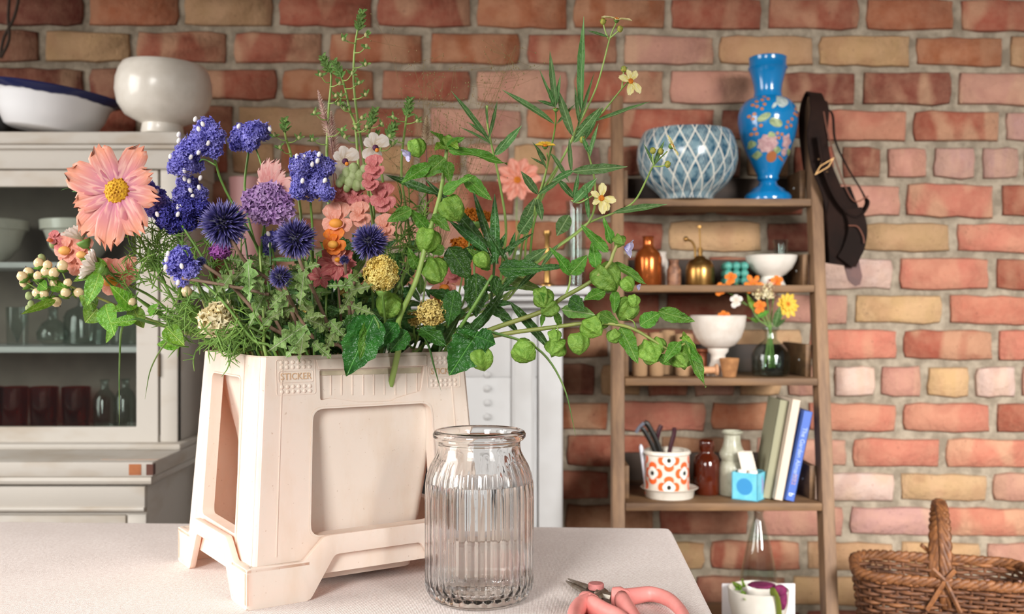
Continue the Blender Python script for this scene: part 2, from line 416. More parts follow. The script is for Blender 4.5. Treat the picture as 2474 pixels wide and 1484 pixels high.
bxp('cornice_moulding', (XL-.012, CXR+.010, CF-.022, CB, 1.478, 1.489), bevel=.004)
bxp('frieze', (XL-.006, CXR+.004, CF-.012, CB, 1.436, 1.479), bevel=.003)
bxp('side_panel', (CXR-.022, CXR, CF+.002, CB, .835, 1.437)); bxp('side_panel', (XL, XL+.022, CF+.002, CB, .835, 1.437))
bxp('back_panel', (XL, CXR-.02, CB-.012, CB, .835, 1.437), MATS['cabinet_inside'])
sx0 = xx(387, CF)
bxp('stile', (sx0, CXR, CF-.001, CF+.024, .835, 1.437)); bxp('stile', (XL, XL+.045, CF-.001, CF+.024, .835, 1.437))
bxp('bottom_board', (XL+.01, CXR-.01, CF+.005, CB, .835, .85))
# door with a pane
dr = thing('x', None, None, (0, 0, 0)); bpy.data.objects.remove(dr)
dx1 = sx0-.003; dx0 = XL+.048; gx1 = xx(331, CF); gx0 = dx0+.055; gz0, gz1 = zz(1032, CF), zz(451, CF); dz0, dz1 = zz(1078, CF), 1.434
fr = MB().prism([(dx0, dz0), (dx1, dz0), (dx1, dz1), (dx0, dz1)], lambda u, v, d: (u, CF+d, v), -.004, .02,
                [[(gx0, gz0), (gx1, gz0), (gx1, gz1), (gx0, gz1)]]).build('door', W, cab, bevel=.0015, seg=1)
MB().box(gx0-.004, gx1+.004, CF+.008, CF+.0105, gz0-.004, gz1+.004).build('pane', MATS['pane_glass'], fr)
for hz_ in (1.30, .98):
    MB().tube([(sx0-.0015, CF-.003, hz_), (sx0-.0015, CF-.003, hz_+.05)], .0035, 8).build('hinge', mat('dark_iron', '#6b5a48', .5, .6), fr)
SHELF1, SHELF2 = zz(634, 2.33), zz(838, 2.33)
for z_ in (SHELF1, SHELF2): bxp('shelf', (XL+.02, CXR-.02, CF+.04, CB-.01, z_-.013, z_), MATS['white_paint_cool'], .002)
# base: counter, moulding, drawer, lower doors
BF = 2.088
bxp('ledge_moulding', (XL-.01, CXR+.017, CF-.035, CB, .822, .836), bevel=.005)
bxp('counter_top', (XL-.02, CXR+.018, BF-.018, CB, .793, .8225), bevel=.002)
MB().tube([(XL-.02, BF-.013, .785), (CXR+.012, BF-.013, .785), (CXR+.012, CB-.02, .785)], .0085, 8).build('counter_bead', W, cab)
bxp('carcass', (XL, CXR, BF, CB, .10, .794))
bxp('chipped_corner', (xx(311, BF-.019), xx(341, BF-.019), BF-.0186, BF-.01, .7965, .8185), MATS['bare_wood'], .0)
bxp('chipped_corner', (xx(353, BF-.019), CXR+.0186, BF-.0186, BF-.004, .7965, .8185), mat('bare_wood_dark', '#5c3426', .7), .0)
bxp('worn_edge', (xx(247, BF+.02), CXR+.0182, BF+.012, BF+.022, .8222, .823), mat('worn_wood', '#cfa58c', .7, c2='#c0b0a2', ns=30), 0)
dw = bxp('drawer', (XL+.03, xx(352, BF-.012)-.001, BF-.014, BF+.004, .728, .773), bevel=.002)
MB().tube([(XL+.03, BF-.014, .7275), (xx(352, BF-.012)-.002, BF-.014, .7275)], .005, 8).build('drawer_bead', W, dw)
bxp('cupboard_door', (-1.2, xx(307, BF), BF-.008, BF+.004, .14, .714), bevel=.002); bxp('cupboard_door', (XL+.03, -1.204, BF-.008, BF+.004, .14, .714), bevel=.002)
bxp('corner_post', (xx(311, BF), CXR+.0005, BF-.006, BF+.01, .12, .716), bevel=.002)
for x_ in (XL+.05, CXR-.05):
    for y_ in (BF+.05, CB-.05): MB().tube([(x_, y_, 0), (x_, y_, .11)], [.018, .026], 10).build('foot', W, cab)

# ---------------------------------------------------------------- white fireplace surround
C_ = MATS['white_paint_cool']
mt = thing('fireplace_surround', 'white painted fireplace surround with moulded mantel shelf', 'fireplace', (-.25, 2.45, 0))
MF = 2.40; MR = xx(1360, MF); ML = -.66; MSZ = zz(691, 2.30)
def bm_(name, a, bevel=.003, m_=C_, par=mt): return MB().box(*a).build(name, m_, par, bevel=bevel)
bm_('mantel_shelf', (ML-.055, xx(1428, 2.29), 2.29, 2.57, MSZ-.020, MSZ), .006)
bm_('shelf_moulding', (ML-.040, xx(1414, 2.31), 2.31, 2.57, MSZ-.034, MSZ-.019), .006)
bm_('shelf_moulding', (ML-.02, xx(1385, 2.35), 2.35, 2.57, MSZ-.05, MSZ-.033), .006)
bm_('frieze', (ML, MR, MF, 2.57, MSZ-.21, MSZ-.049))
LW = .30
for a_, b2 in ((MR-LW, MR), (ML, ML+.2)):
    lg = bm_('leg', (a_, b2, MF, 2.57, 0, MSZ-.2095))
    if b2 == MR:
        for q0, q1, dd in ((1237, 1291, .012), (1301, 1358, .012), (1242, 1286, .016)):
            bm_('pilaster_panel', (xx(q0, MF), xx(q1, MF), MF-dd, MF+.01, .12, MSZ-.06), .0045, C_, lg)
        for i in range(12):
            MB().ball(P(1177, 905+34*i, MF-.001), (.009, .006, .009), 10, 6).build('rosette', C_, lg)
bm_('hearth_back', (ML+.18, MR-LW+.02, 2.53, 2.57, 0, MSZ-.2), .002, mat('soot', '#2b2725', .9))

# ---------------------------------------------------------------- leaning ladder shelf
m, nt, b, new, link = nodes_of('shelf_wood')
geo = new('ShaderNodeNewGeometry')
g = noise_tex(nt, geo.outputs['Position'], 22, 4, .6, (.25, 1, 1.6)); g2 = noise_tex(nt, geo.outputs['Position'], 5, 2)
c = mixc(nt, ramp(nt, g, .35, .68), lin('#583f2a'), lin('#80603f')); c = mixc(nt, math_node(nt, 'MULTIPLY', ramp(nt, g2, .5, .7), .6), c, lin('#8a6642'))
link(c, b.inputs['Base Color']); b.inputs['Roughness'].default_value = .65; bump_to(nt, b, g, .25, .002)
m, nt, b, new, link = nodes_of('post_wood')
geo = new('ShaderNodeNewGeometry')
g = noise_tex(nt, geo.outputs['Position'], 26, 4, .6, (2, 1, .16))
c = mixc(nt, ramp(nt, g, .35, .68), lin('#694e38'), lin('#8e6e50')); link(c, b.inputs['Base Color']); b.inputs['Roughness'].default_value = .65
WS = MATS['shelf_wood']; WP = MATS['post_wood']
lad = thing('ladder_shelf', 'brown wooden ladder shelf leaning against the brick wall', 'shelf', (.45, 2.25, 0))
def dl(z): return 2.007+.27*z
def postx(z, side): return (.2225+.025*z) if side < 0 else (.629+.0435*z)    # inner front edges of the two posts
def post(side, ztop):
    w = .0265; v = []
    for z in (0, ztop):
        xi = postx(z, side); x0, x1 = (xi-w, xi) if side < 0 else (xi, xi+w)
        for x, y in ((x0, 0), (x1, 0), (x1, .046), (x0, .046)): v.append((x, dl(z)+y, z))
    MB().hexa(v).build('post', WP, lad, bevel=.0025)
post(-1, zz(231, 2.449)); post(1, zz(228, 2.449))
SH = {}
for i, (py, th) in enumerate(((480, 18), (689, 17), (914, 18), (1216, 19), (1575, 19))):
    z = .6
    for _ in range(8): z = zz(py, dl(z)-.004)
    d = dl(z)-.004; x0, x1 = postx(z, -1)+.001, postx(z, 1)-.001; back = d+.165+(2.38-d)*.75; t = th*d/F
    SH[i+1] = (z, d, x0, x1, back)
    bd = MB().box(x0, x1, d, back, z-t, z).build('shelf_board', WS, lad, bevel=.002)
    if i == 4: continue
    h = .072
    for cx_ in (x0, x1-.013): MB().box(cx_, cx_+.013, d+.05, back, z, z+h).build('cheek', WS, bd, bevel=.0015)
    MB().box(x0+.013, x1-.013, back-.013, back, z, z+h-.006).build('back_rail', mat('dark_stained_wood', '#38281c', .7, c2='#2a1d14', ns=20, stretch=(.2, 1, 1)), bd, bevel=.0015)  # rail colour darkened to stand for the shade behind the shelf items
    for cx_ in (x0+.0125, x1-.0145):
        MB().ball((cx_+.001, d+.10, z+.035), .0035, 8, 5).build('screw', mat('steel', '#9a9a98', .35, .9), bd)
# ---------------------------------------------------------------- cream plastic flower bucket
m, nt, b, new, link = nodes_of('bucket_plastic')
geo = new('ShaderNodeNewGeometry')
g = noise_tex(nt, geo.outputs['Position'], 30, 4, .65, (1, 1, .35)); s2 = noise_tex(nt, geo.outputs['Position'], 240, 2, .5)
c = mixc(nt, ramp(nt, g, .45, .8), lin('#f7efe2'), lin('#efe2cf'))
c = mixc(nt, math_node(nt, 'MULTIPLY', ramp(nt, s2, .70, .76), .5), c, lin('#a58a68'))
link(c, b.inputs['Base Color']); b.inputs['Roughness'].default_value = .5
bump_to(nt, b, g, .12, .002); translucent(nt, b, lin('#f8a850'), .27)
BPL = MATS['bucket_plastic']
BU = Vector((.836, .549, 0)).normalized(); BV = Vector((-.549, .836, 0)).normalized(); B0 = Vector((-.334, 1.302, TZ))
BW, BD, BH = .368, .309, .3175; T0, T1, TB = .008, .030, .055
def bloc(u, v, z): return B0+BU*u+BV*v+Vector((0, 0, z))
def ins(z): return T0+(T1-T0)*z/BH
bk = thing('flower_bucket', 'cream plastic flower bucket with STICKER panels, full of cut flowers', 'bucket', bloc(BW/2, BD/2, 0))
# face frames: (s along the face seen from outside, height z, depth outwards) -> world
def f_front(s, z, d): return bloc(s, ins(z)-d, z)
def f_left(s, z, d): return bloc(ins(z)-d, BD-s, z)
def f_back(s, z, d): return bloc(BW-s, BD-ins(z)+d, z)
def f_right(s, z, d): return bloc(BW-ins(z)+d, s, z)
def unproject(px, py, fn, W_):
    """pixel -> (s, z) on a face plane"""
    o_ = Vector((0, 0, CZ)); r_ = P(px, py, 1.0)-o_
    a = fn(0, 0, 0); e1 = fn(1, 0, 0)-a; e2 = (fn(0, .3, 0)-a)/.3; n_ = e1.cross(e2)
    t = (a-o_).dot(n_)/r_.dot(n_); q = o_+r_*t-a
    g11, g12, g22 = e1.dot(e1), e1.dot(e2), e2.dot(e2); b1, b2 = q.dot(e1), q.dot(e2); D = g11*g22-g12*g12
    return ((b1*g22-b2*g12)/D, (b2*g11-b1*g12)/D)
def up(lst, fn, W_): return [unproject(x, y, fn, W_) for x, y in lst]
ZS = .035                                  # skirt top at the corners
TH = .004
def face_outline(W_, n=1):
    z0 = .03
    return [(ins(z0)+.006, z0), (W_-ins(z0)-.006, z0), (W_-ins(BH)-.006, BH), (ins(BH)+.006, BH)]
win = round_poly(up([(752, 985), (1043, 969), (1062, 1262), (746, 1302)], f_front, BW), .016, 5)
tray = round_poly(up([(772, 893), (1026, 884), (1017, 945), (958, 962), (948, 970), (868, 972), (800, 962), (774, 968)], f_front, BW), .003, 2)
def mirror_u(pl, W_): return [(W_-s, z) for s, z in pl]
slot = round_poly(up([(514, 897), (583, 909), (572, 1296), (489, 1244)], f_left, BD), .010, 5)
for nm, fn, W_, holes in (('front_panel', f_front, BW, [win, tray]), ('back_panel', f_back, BW, [mirror_u(win, BW)[::-1]]),
                          ('side_panel', f_left, BD, [slot]), ('side_panel', f_right, BD, [mirror_u(slot, BD)[::-1]])):
    MB().prism(face_outline(W_), fn, -TH, 0, holes).build(nm, BPL, bk, smooth=30, bevel=.0008, seg=1)
# rounded corner strips between the panels
for cu, cv, a0 in ((0, 0, 180), (1, 0, 270), (1, 1, 0), (0, 1, 90)):
    mb = MB(); rr = .011; vs = []; n = 6
    for z in (.02, .12, .22, BH):
        i_ = ins(z); cx_ = (i_+rr) if cu == 0 else BW-i_-rr; cy_ = (i_+rr) if cv == 0 else BD-i_-rr
        for r_ in (rr, rr-TH):
            for k_ in range(n+1):
                a = math.radians(a0+90*k_/n); vs.append(bloc(cx_+r_*math.cos(a), cy_+r_*math.sin(a), z))
    q = n+1; fs = []
    for lv in range(3):
        for L in (0, 1):
            for k_ in range(n):
                A = lv*2*q+L*q+k_; fs.append((A, A+1, A+1+2*q, A+2*q))
        for k_ in (0, n): A = lv*2*q+k_; fs.append((A, A+q, A+q+2*q, A+2*q))
    for lv in (0, 3):
        for k_ in range(n): A = lv*2*q+k_; fs.append((A, A+1, A+1+q, A+q))
    mb.add(vs, fs).build('corner', BPL, bk, smooth=50)
# inner tub that holds the water, seen through the openings
def ring(i_, z, r=.02, n=4, left=0.):
    return [bloc(u, v, z) for u, v in rrect(i_+left, BW-i_-left, i_, BD-i_, r, n)]
def loft(rings, capa=False, capb=False):
    mb = MB(); n = len(rings[0]); fs = []
    for j in range(len(rings)-1):
        for i in range(n): l = (i+1) % n; fs.append((j*n+i, j*n+l, (j+1)*n+l, (j+1)*n+i))
    if capa: fs.append(tuple(range(n)))
    if capb: fs.append(tuple((len(rings)-1)*n+i for i in range(n)))
    return mb.add([p for r in rings for p in r], fs)
loft([ring(.052, .012, left=.05), ring(.046, .10, left=.042), ring(.040, .20, left=.03), ring(.0345, .285, left=.012), ring(.0305, BH+.001), ring(.0335, BH+.001), ring(.0375, .285, left=.012), ring(.044, .20, left=.03), ring(.05, .10, left=.042), ring(.055, .016, left=.05)], True, True).build('inner_tub', BPL, bk, smooth=40)
mat('dark_water', '#3a4034', .1)
loft([ring(.0505, .10, left=.042), ring(.0465, .17, left=.034)], True, True).build('water', MATS['dark_water'], bk)
# rims around the window, the tray back with its fine ribs
def strip(loop, fn, w, d0, d1):
    cx_ = sum(p[0] for p in loop)/len(loop); cz_ = sum(p[1] for p in loop)/len(loop)
    hw = max(abs(p[0]-cx_) for p in loop); hh = max(abs(p[1]-cz_) for p in loop)
    inner = [(cx_+(s-cx_)*(1-w/hw), cz_+(z-cz_)*(1-w/hh)) for s, z in loop]
    return MB().prism(loop, fn, d0, d1, [inner])
strip(win, f_front, .0025, -.022, .0008).build('window_lip', BPL, bk, smooth=40)
strip(slot, f_left, .002, -.016, .0008).build('slot_lip', BPL, bk, smooth=40)
cx_ = sum(p[0] for p in tray)/len(tray); cz_ = sum(p[1] for p in tray)/len(tray)
tb_ = MB().prism([(cx_+(s-cx_)*1.03, cz_+(z-cz_)*1.05) for s, z in tray], f_front, -.009, -.0055).build('tray_back', BPL, bk)
tu = up([(803+26*i, 908-1.2*i) for i in range(9)], f_front, BW); tl_ = up([(803+26*i, 955) for i in range(9)], f_front, BW)
for a, c_ in zip(tu, tl_):
    MB().prism([(a[0]-.0006, a[1]), (a[0]+.0006, a[1]), (c_[0]+.0006, c_[1]), (c_[0]-.0006, c_[1])], f_front, -.0056, -.0046).build('rib', BPL, tb_)
st = up([(775, 892), (1024, 884), (1020, 902), (778, 908)], f_front, BW)
MB().prism(st, f_front, -.0056, -.0045).build('tape_strip', mat('tape', '#b9ad93', .6, c2='#cdbfa6', ns=40), tb_)
# raised band under the rim
rb_ = up([(762, 868), (1030, 858), (1030, 884), (768, 893)], f_front, BW)
MB().prism(rb_, f_front, 0, .0022).build('rim_band', BPL, bk, bevel=.0008, seg=1)
gl = up([(762, 905), (770, 905), (756, 985), (748, 985)], f_front, BW)
# STICKER panels with raised dots
sm = text_mesh('STICKER', .0125, .0005); sm.materials.append(mat('sticker_letter', '#cda987', .55))
dot = MB().lathe([(0, .0007), (.0019, .0006), (.0026, 0), (.0028, -.0006)], 10).mesh('dot', BPL, 60)
for k_, (x0, x1, y0, y1) in enumerate(((672, 757, 872, 952), (1036, 1106, 862, 936))):
    a0 = unproject(x0, (y0+y1)/2, f_front, BW); a1 = unproject(x1, (y0+y1)/2-2, f_front, BW)
    sx_, ex_ = a0[0], a1[0]; zc = (a0[1]+a1[1])/2; cxs = (sx_+ex_)/2; hw = (ex_-sx_)/2
    pn = strip(rrect(cxs-hw-.003, cxs+hw+.003, zc-.0235, zc+.0235, .003), f_front, .0008, 0, .0006).build('sticker_panel', BPL, bk)
    strip(rrect(cxs-hw, cxs+hw, zc-.0072, zc+.0085, .003), f_front, .0008, 0, .0007).build('letter_frame', BPL, pn)
    e1 = BU; e2 = (f_front(0, .3, 0)-f_front(0, 0, 0)).normalized(); nn = e1.cross(e2)
    M = Matrix((e1, e2, nn)).transposed().to_4x4()
    sw = max(v.co.x for v in sm.vertices)-min(v.co.x for v in sm.vertices); sc = hw*1.75/sw
    M.translation = f_front(cxs, zc+.0005, .0003); inst('lettering', sm, pn, M @ Matrix.Diagonal((sc, 1, 1, 1)))
    for r_, zo in enumerate((.0195, .0130, -.0125, -.0190)):
        for c_ in range(6):
            M2 = M.copy(); M2.translation = f_front(cxs+(c_-2.5)*hw*.32, zc+zo, .0004); inst('dot', dot, pn, M2)
# vertical grooves near the corners
for s_ in (.040, BW-.040):
    MB().prism([(s_+T1*.6, BH-.004), (s_+T1*.6+.0012, BH-.004), (s_+.004, .06), (s_+.0028, .06)] if s_ < .2 else
               [(s_-T1*.6, BH-.004), (s_-T1*.6+.0012, BH-.004), (s_-.003, .06), (s_-.0042, .06)], f_front, 0, .0007).build('seam', BPL, bk)
sgl = up([(590, 864), (593, 864), (569, 1344), (566, 1344)], f_left, BD)
MB().prism(sgl, f_left, 0, .0012).build('seam', BPL, bk)
# skirt with arched cut-outs: band on each side, feet at the corners
def skirt(fn_, W_, a, zf, zt, zb):
    """a: foot width; zt: top edge of the band in the middle; zb: lower edge in the middle"""
    b_ = .035
    out = [(0, 0), (a, 0), (a+b_, zb), (W_-a-b_, zb), (W_-a, 0), (W_, 0), (W_, zf), (W_-a+.008, zf), (W_-a-.022, zt), (a+.022, zt), (a-.008, zf), (0, zf)]
    return MB().prism(round_poly(out, .006, 3), fn_, -.0085, 0)
def k_front(s, z, d): return bloc(s, -d, z)
def k_left(s, z, d): return bloc(-d, BD-s, z)
def k_back(s, z, d): return bloc(BW-s, BD+d, z)
def k_right(s, z, d): return bloc(BW+d, s, z)
for fn_, W_, a in ((k_front, BW, .085), (k_back, BW, .085)): skirt(fn_, W_, a, .052, .082, .056).build('skirt', BPL, bk, smooth=40, bevel=.0015)
for fn_, W_, a in ((k_left, BD, .060), (k_right, BD, .060)): skirt(fn_, W_, a, .052, .079, .058).build('skirt', BPL, bk, smooth=40, bevel=.0015)
# ledge on top of the feet, closing the skirt to the body
for cu, cv in ((0, 0), (1, 0), (1, 1), (0, 1)):
    sgn = lambda t, f, W_: t if f == 0 else W_-t
    pl = [(0, 0), (.085, 0), (.085, .012), (.012, .012), (.012, .06), (0, .06)]
    MB().prism([(sgn(p, cu, BW), sgn(q, cv, BD)) for p, q in pl], lambda u, v, d: bloc(u, v, d), .046, .0515).build('foot_ledge', BPL, bk, bevel=.001)

# ---------------------------------------------------------------- ribbed glass jar with water
clear_glass('jar_glass', '#ffffff', 1.46); clear_glass('water', '#ffffff', 1.333)
JX, JY = xx(1158, 1.358), 1.358
jar = thing('glass_jar', 'ribbed clear glass jar half full of water beside the flower bucket', 'jar', (JX, JY, TZ))
NR = 34
def ribs(amp): return lambda a, j, z: 1+amp(z)*(math.cos(NR*a)*.5)
def amp(z):
    if z < .010 or z > .183: return 0.
    if z < .02: return .024*(z-.010)/.010
    if z > .165: return .024*(.183-z)/.018
    return .024
Rb = .0708
outer = [(0, .0005), (.050, .0), (.060, .0015), (.0655, .006), (.0690, .013), (.0705, .022), (Rb, .035), (Rb, .08), (Rb, .13), (.0703, .150), (.0685, .163), (.0640, .176), (.0585, .186), (.0552, .193), (.0538, .200), (.0540, .2065),
         (.0580, .2090), (.0608, .2125), (.0610, .2165), (.0590, .2200), (.0560, .2212)]
inner = [(.0525, .2195), (.0500, .2150), (.0495, .2060), (.0500, .195), (.0540, .184), (.0600, .173), (.0645, .161), (.0665, .148), (.0670, .13), (.0670, .08), (.0670, .035), (.0655, .024), (.058, .0165), (.045, .0135), (0, .0125)]
MB().lathe(outer+inner, NR*8, (JX, JY, TZ+.0006), rf=ribs(amp)).build('glass_body', MATS['jar_glass'], jar, smooth=70)
wi = [(0, .0122)]+[(r+.0003, z) for r, z in reversed(inner[8:-1])]+[(.0672, .1540), (.0660, .1540), (0, .1540)]
MB().lathe(wi, 96, (JX, JY, TZ+.0006)).build('water', MATS['water'], jar, smooth=50)

# ---------------------------------------------------------------- pink florist snips
mat('snips_pink', '#e8958e', .42, c2='#e08a84', ns=30, bump=.05); mat('snips_steel', '#b9b4aa', .4, .85, c2='#8f7d68', ns=60)
def G(px, py, h=0.):
    d = F*(CZ-TZ-h)/(py-CY); return Vector(((px-CX)*d/F, d, TZ+h))
sn = thing('florist_snips', 'pink-handled florist snips lying on the linen cloth', 'scissors', G(1445, 1440))
pv = G(1440, 1432, .008); tip = G(1369, 1400, .006)
ax = (pv-tip).normalized(); sd = Vector((-ax.y, ax.x, 0))
def bl(pts, z0, z1, nm):
    MB().prism(pts, lambda u, v, d: pv+ax*u+sd*v+Vector((0, 0, d-.008)), z0, z1).build(nm, MATS['snips_steel'], sn, bevel=.0006, seg=1)
L_ = (pv-tip).length
bl([(-L_, -.0015), (-L_*.6, -.0085), (-L_*.2, -.012), (.006, -.011), (.022, -.013), (.026, -.004), (.012, .004), (-.01, .006), (-L_*.5, .002)], .004, .0075, 'blade')
bl([(-L_*.97, 0), (-L_*.6, .005), (-L_*.2, .010), (.008, .011), (.020, .014), (.026, .004), (.01, -.004), (-.01, -.004)], .0078, .0108, 'blade')
MB().lathe([(0, .0085), (.0095, .0085), (.0105, .0072), (.0105, .001), (.0095, 0), (0, 0)], 24, pv+Vector((0, 0, .004))).build('pivot_screw', mat('screw_pink', '#c97f7c', .6, c2='#b06864', ns=90, bump=.2), sn)
MB().lathe([(0, .002), (.013, .002), (.013, 0), (0, 0)], 24, pv+Vector((0, 0, .0025))).build('washer', mat('dark_iron2', '#4a3d35', .6, .5), sn)
def loop_handle(pts, rad, nm):
    pts = spline(pts, 6); n_ = len(pts)
    MB().tube(pts, [rad*(1.25-.35*math.sin(PI*i/(n_-1))) for i in range(n_)], 12, True, .8).build(nm, MATS['snips_pink'], sn, smooth=180)
h_ = .013
def H(px, py, h=h_): return G(px, py, h)
# right handle: collar, shank and bow
MB().tube([H(1478, 1442), H(1497, 1443), H(1512, 1449)], [.012, .0135, .0125], 14, True, .8).build('collar', MATS['snips_pink'], sn, bevel=.002)
loop_handle([H(1500, 1446), H(1530, 1441), H(1575, 1436), H(1620, 1452), H(1652, 1490), H(1655, 1540), H(1615, 1570), H(1570, 1552), H(1535, 1500), H(1502, 1450)], .0098, 'bow')
MB().tube([H(1408, 1450), H(1420, 1455), H(1436, 1462)], [.0115, .0135, .0125], 14, True, .8).build('collar', MATS['snips_pink'], sn, bevel=.002)
loop_handle([H(1425, 1456), H(1396, 1470), H(1385, 1510), H(1400, 1570), H(1450, 1600), H(1510, 1590), H(1535, 1545), H(1505, 1500), H(1460, 1478), H(1428, 1462)], .0105, 'bow')
MB().tube([pv+ax*.012+sd*-.006+Vector((0, 0, .001)), H(1480, 1446, .009)], .0065, 8).build('tang', MATS['snips_steel'], sn)
MB().tube([pv+ax*.012+sd*.006+Vector((0, 0, .001)), H(1422, 1457, .009)], .0065, 8).build('tang', MATS['snips_steel'], sn)
# ---------------------------------------------------------------- vessels and other small things
def rim_in(prof, w):
    """close an outer profile (base to rim) with an inner wall of thickness w"""
    out = list(prof); t = [(max(r-w, .0005), z) for r, z in prof if z > prof[0][1]+w*1.2]
    top = prof[-1]; inner = [(max(top[0]-w*.5, .001), top[1]+w*.35)]+list(reversed(t))
    return out+inner+[(0, inner[-1][1] if inner[-1][1] < prof[-1][1]*.5 else prof[0][1]+w)]
def prof_px(pts, d): return [(r*d/F, z*d/F) for r, z in pts]
def vessel(name, label, cat, pxc, d, z, pts, m, n=40, wall=None, tilt=None, group=None, smooth=50, parent=None):
    p = prof_px(pts, d); p = [(0, 0)]+p
    if wall: p = rim_in(p, wall)
    else: p = p+[(0, p[-1][1])]
    M = Matrix.Translation((xx(pxc, d), d, z))
    if tilt: M = M @ Matrix.Rotation(tilt, 4, 'Y')
    o = MB().lathe(p, n, M=M).build(name, m, parent, smooth)
    return tag(o, label, cat, group) if not parent else o
def vthing(name, label, cat, pxc, d, z, group=None): return thing(name, label, cat, (xx(pxc, d), d, z), group)
WC = mat('white_ceramic', '#dcd6cc', .28, c2='#d2cbc0', ns=20, coat=.2)
WM = mat('matt_white_ceramic', '#d6cdc3', .6, c2='#cbbfb3', ns=30)
TG = thin_glass('thin_glass', '#eff4f2', 1.5)
# --- on top of the cabinet
CT = 1.5155
m, nt, b, new, link = nodes_of('enamel_blue_rim')
tc = new('ShaderNodeTexCoord'); sp = new('ShaderNodeSeparateXYZ'); link(tc.outputs['Object'], sp.inputs[0])
edge = math_node(nt, 'ADD', sp.outputs[2], math_node(nt, 'MULTIPLY', sp.outputs[0], .13))
edge = math_node(nt, 'ADD', edge, math_node(nt, 'MULTIPLY', noise_tex(nt, tc.outputs['Object'], 22, 2), .012))
link(mixc(nt, ramp(nt, edge, .029, .0315), lin('#e6e6e8'), lin('#141c4e')), b.inputs['Base Color']); b.inputs['Roughness'].default_value = .15
vessel('enamel_basin', 'white enamel basin with dark blue rim, tilted on the cabinet top', 'basin', 118, 2.33, CT+.0125, [(92, 0), (100, 4), (122, 40), (131, 70), (138, 78), (163, 88), (166, 92)], m, 48, .003, math.radians(7.5))
vessel('footed_bowl', 'cream glazed bowl on a short foot, on the cabinet top', 'bowl', 392, 2.30, CT+.0003, [(48, 0), (50, 3), (47, 24), (60, 30), (88, 44), (106, 70), (113, 100), (112, 128), (106, 150), (98, 165)], WC, 48, .006, math.radians(2.0))
bv = vthing('black_vase', 'black ceramic vase with bare twigs behind the enamel basin', 'vase', 0, 2.50, CT)
vessel('vase_body', None, None, 0, 2.50, CT, [(45, 0), (58, 30), (60, 70), (52, 100), (30, 118), (18, 124), (16, 160), (20, 168)], mat('black_glaze', '#15130f', .2), 32, .004, parent=bv)
tw = mat('twig', '#3a2c22', .8)
for pts in ([(0, 140), (10, 90), (35, 40), (50, -30), (60, -90)], [(-5, 140), (-20, 60), (-10, -20), (5, -120)], [(2, 140), (22, 95), (20, 40), (24, -20)]):
    MB().tube(spline([P(x, y, 2.47) for x, y in pts], 4), .0035, 6).build('twig', tw, bv)
# --- inside the cabinet
for k_, (px, d, hw) in enumerate(((-22, 2.42, 86), (192, 2.45, 90))):
    vessel('rimmed_bowl', ('white bowl with stepped rim at the left on the upper cabinet shelf', 'white bowl with stepped rim behind the peach cosmos, upper cabinet shelf')[k_], 'bowl', px, d, SHELF1+.0005,
           [(hw*.36, 0), (hw*.38, 6), (hw*.5, 14), (hw*.74, 40), (hw*.86, 72), (hw*.9, 80), (hw*.98, 82), (hw, 104)], WC, 40, .005, group='bowls in the cabinet')
for k_, (px, d, pts, lab) in enumerate((
    (42, 2.44, [(24, 0), (25, 60), (26, 90)], 'straight clear tumbler at the left of the lower cabinet shelf'),
    (128, 2.43, [(22, 0), (36, 12), (38, 30), (26, 52), (12, 62), (11, 84), (14, 90)], 'round-bellied clear glass bottle on the lower cabinet shelf'),
    (208, 2.43, [(50, 0), (52, 4), (52, 66), (44, 82), (20, 94), (18, 108), (22, 112)], 'wide square-shouldered glass bottle on the lower cabinet shelf'),
    (300, 2.45, [(30, 0), (31, 50), (26, 70), (12, 80), (12, 100), (15, 104)], 'glass bottle beside the door stile on the lower cabinet shelf'))):
    vessel('glass_bottle', lab, 'bottle', px, d, SHELF2+.0005, pts, TG, 32, .0025, group='glassware in the cabinet')
RG = thin_glass('red_glass', '#dd8f80', 1.5)
for k_, px in enumerate((-28, 34, 106, 184)):
    vessel('red_tumbler', ('ruby glass tumbler at the far left of the cabinet floor', 'second ruby glass tumbler from the left on the cabinet floor', 'third ruby glass tumbler from the left on the cabinet floor', 'ruby glass tumbler next to the clear bottles on the cabinet floor')[k_],
           'tumbler', px, 2.42, .8505, [(28, 0), (30, 4), (33, 60), (34, 98)], RG, 32, .003, group='red tumblers in the cabinet')
for k_, (px, d) in enumerate(((253, 2.40), (303, 2.42))):
    vessel('glass_bottle', ('narrow-necked clear bottle beside the ruby tumblers', 'narrow-necked clear bottle next to the door stile on the cabinet floor')[k_], 'bottle', px, d, .8505,
           [(26, 0), (27, 4), (27, 70), (20, 86), (10, 96), (9, 112), (12, 118)], TG, 28, .0025, group='glassware in the cabinet')
# --- on the mantel
vessel('glass_cylinder', 'tall narrow clear glass vase on the mantel beside the ladder shelf', 'vase', 1392, 2.40, MSZ+.0005, [(23, 0), (24, 4), (24, 190), (26, 205)], TG, 32, .003)
vessel('candlestick', 'slim brass candlestick on the mantel behind the foliage', 'candlestick', 1322, 2.40, MSZ+.0005, [(20, 0), (20, 4), (8, 10), (6, 60), (8, 64), (6, 70), (6, 120), (10, 126), (9, 134)], mat('old_brass', '#a5814a', .3, .9), 20)
vessel('pink_vase', 'small pink vase on the mantel behind the blue statice', 'vase', 592, 2.42, MSZ+.0005, [(26, 0), (34, 40), (36, 120), (34, 200), (38, 262)], mat('pink_glaze', '#b98a88', .5), 32, .004)
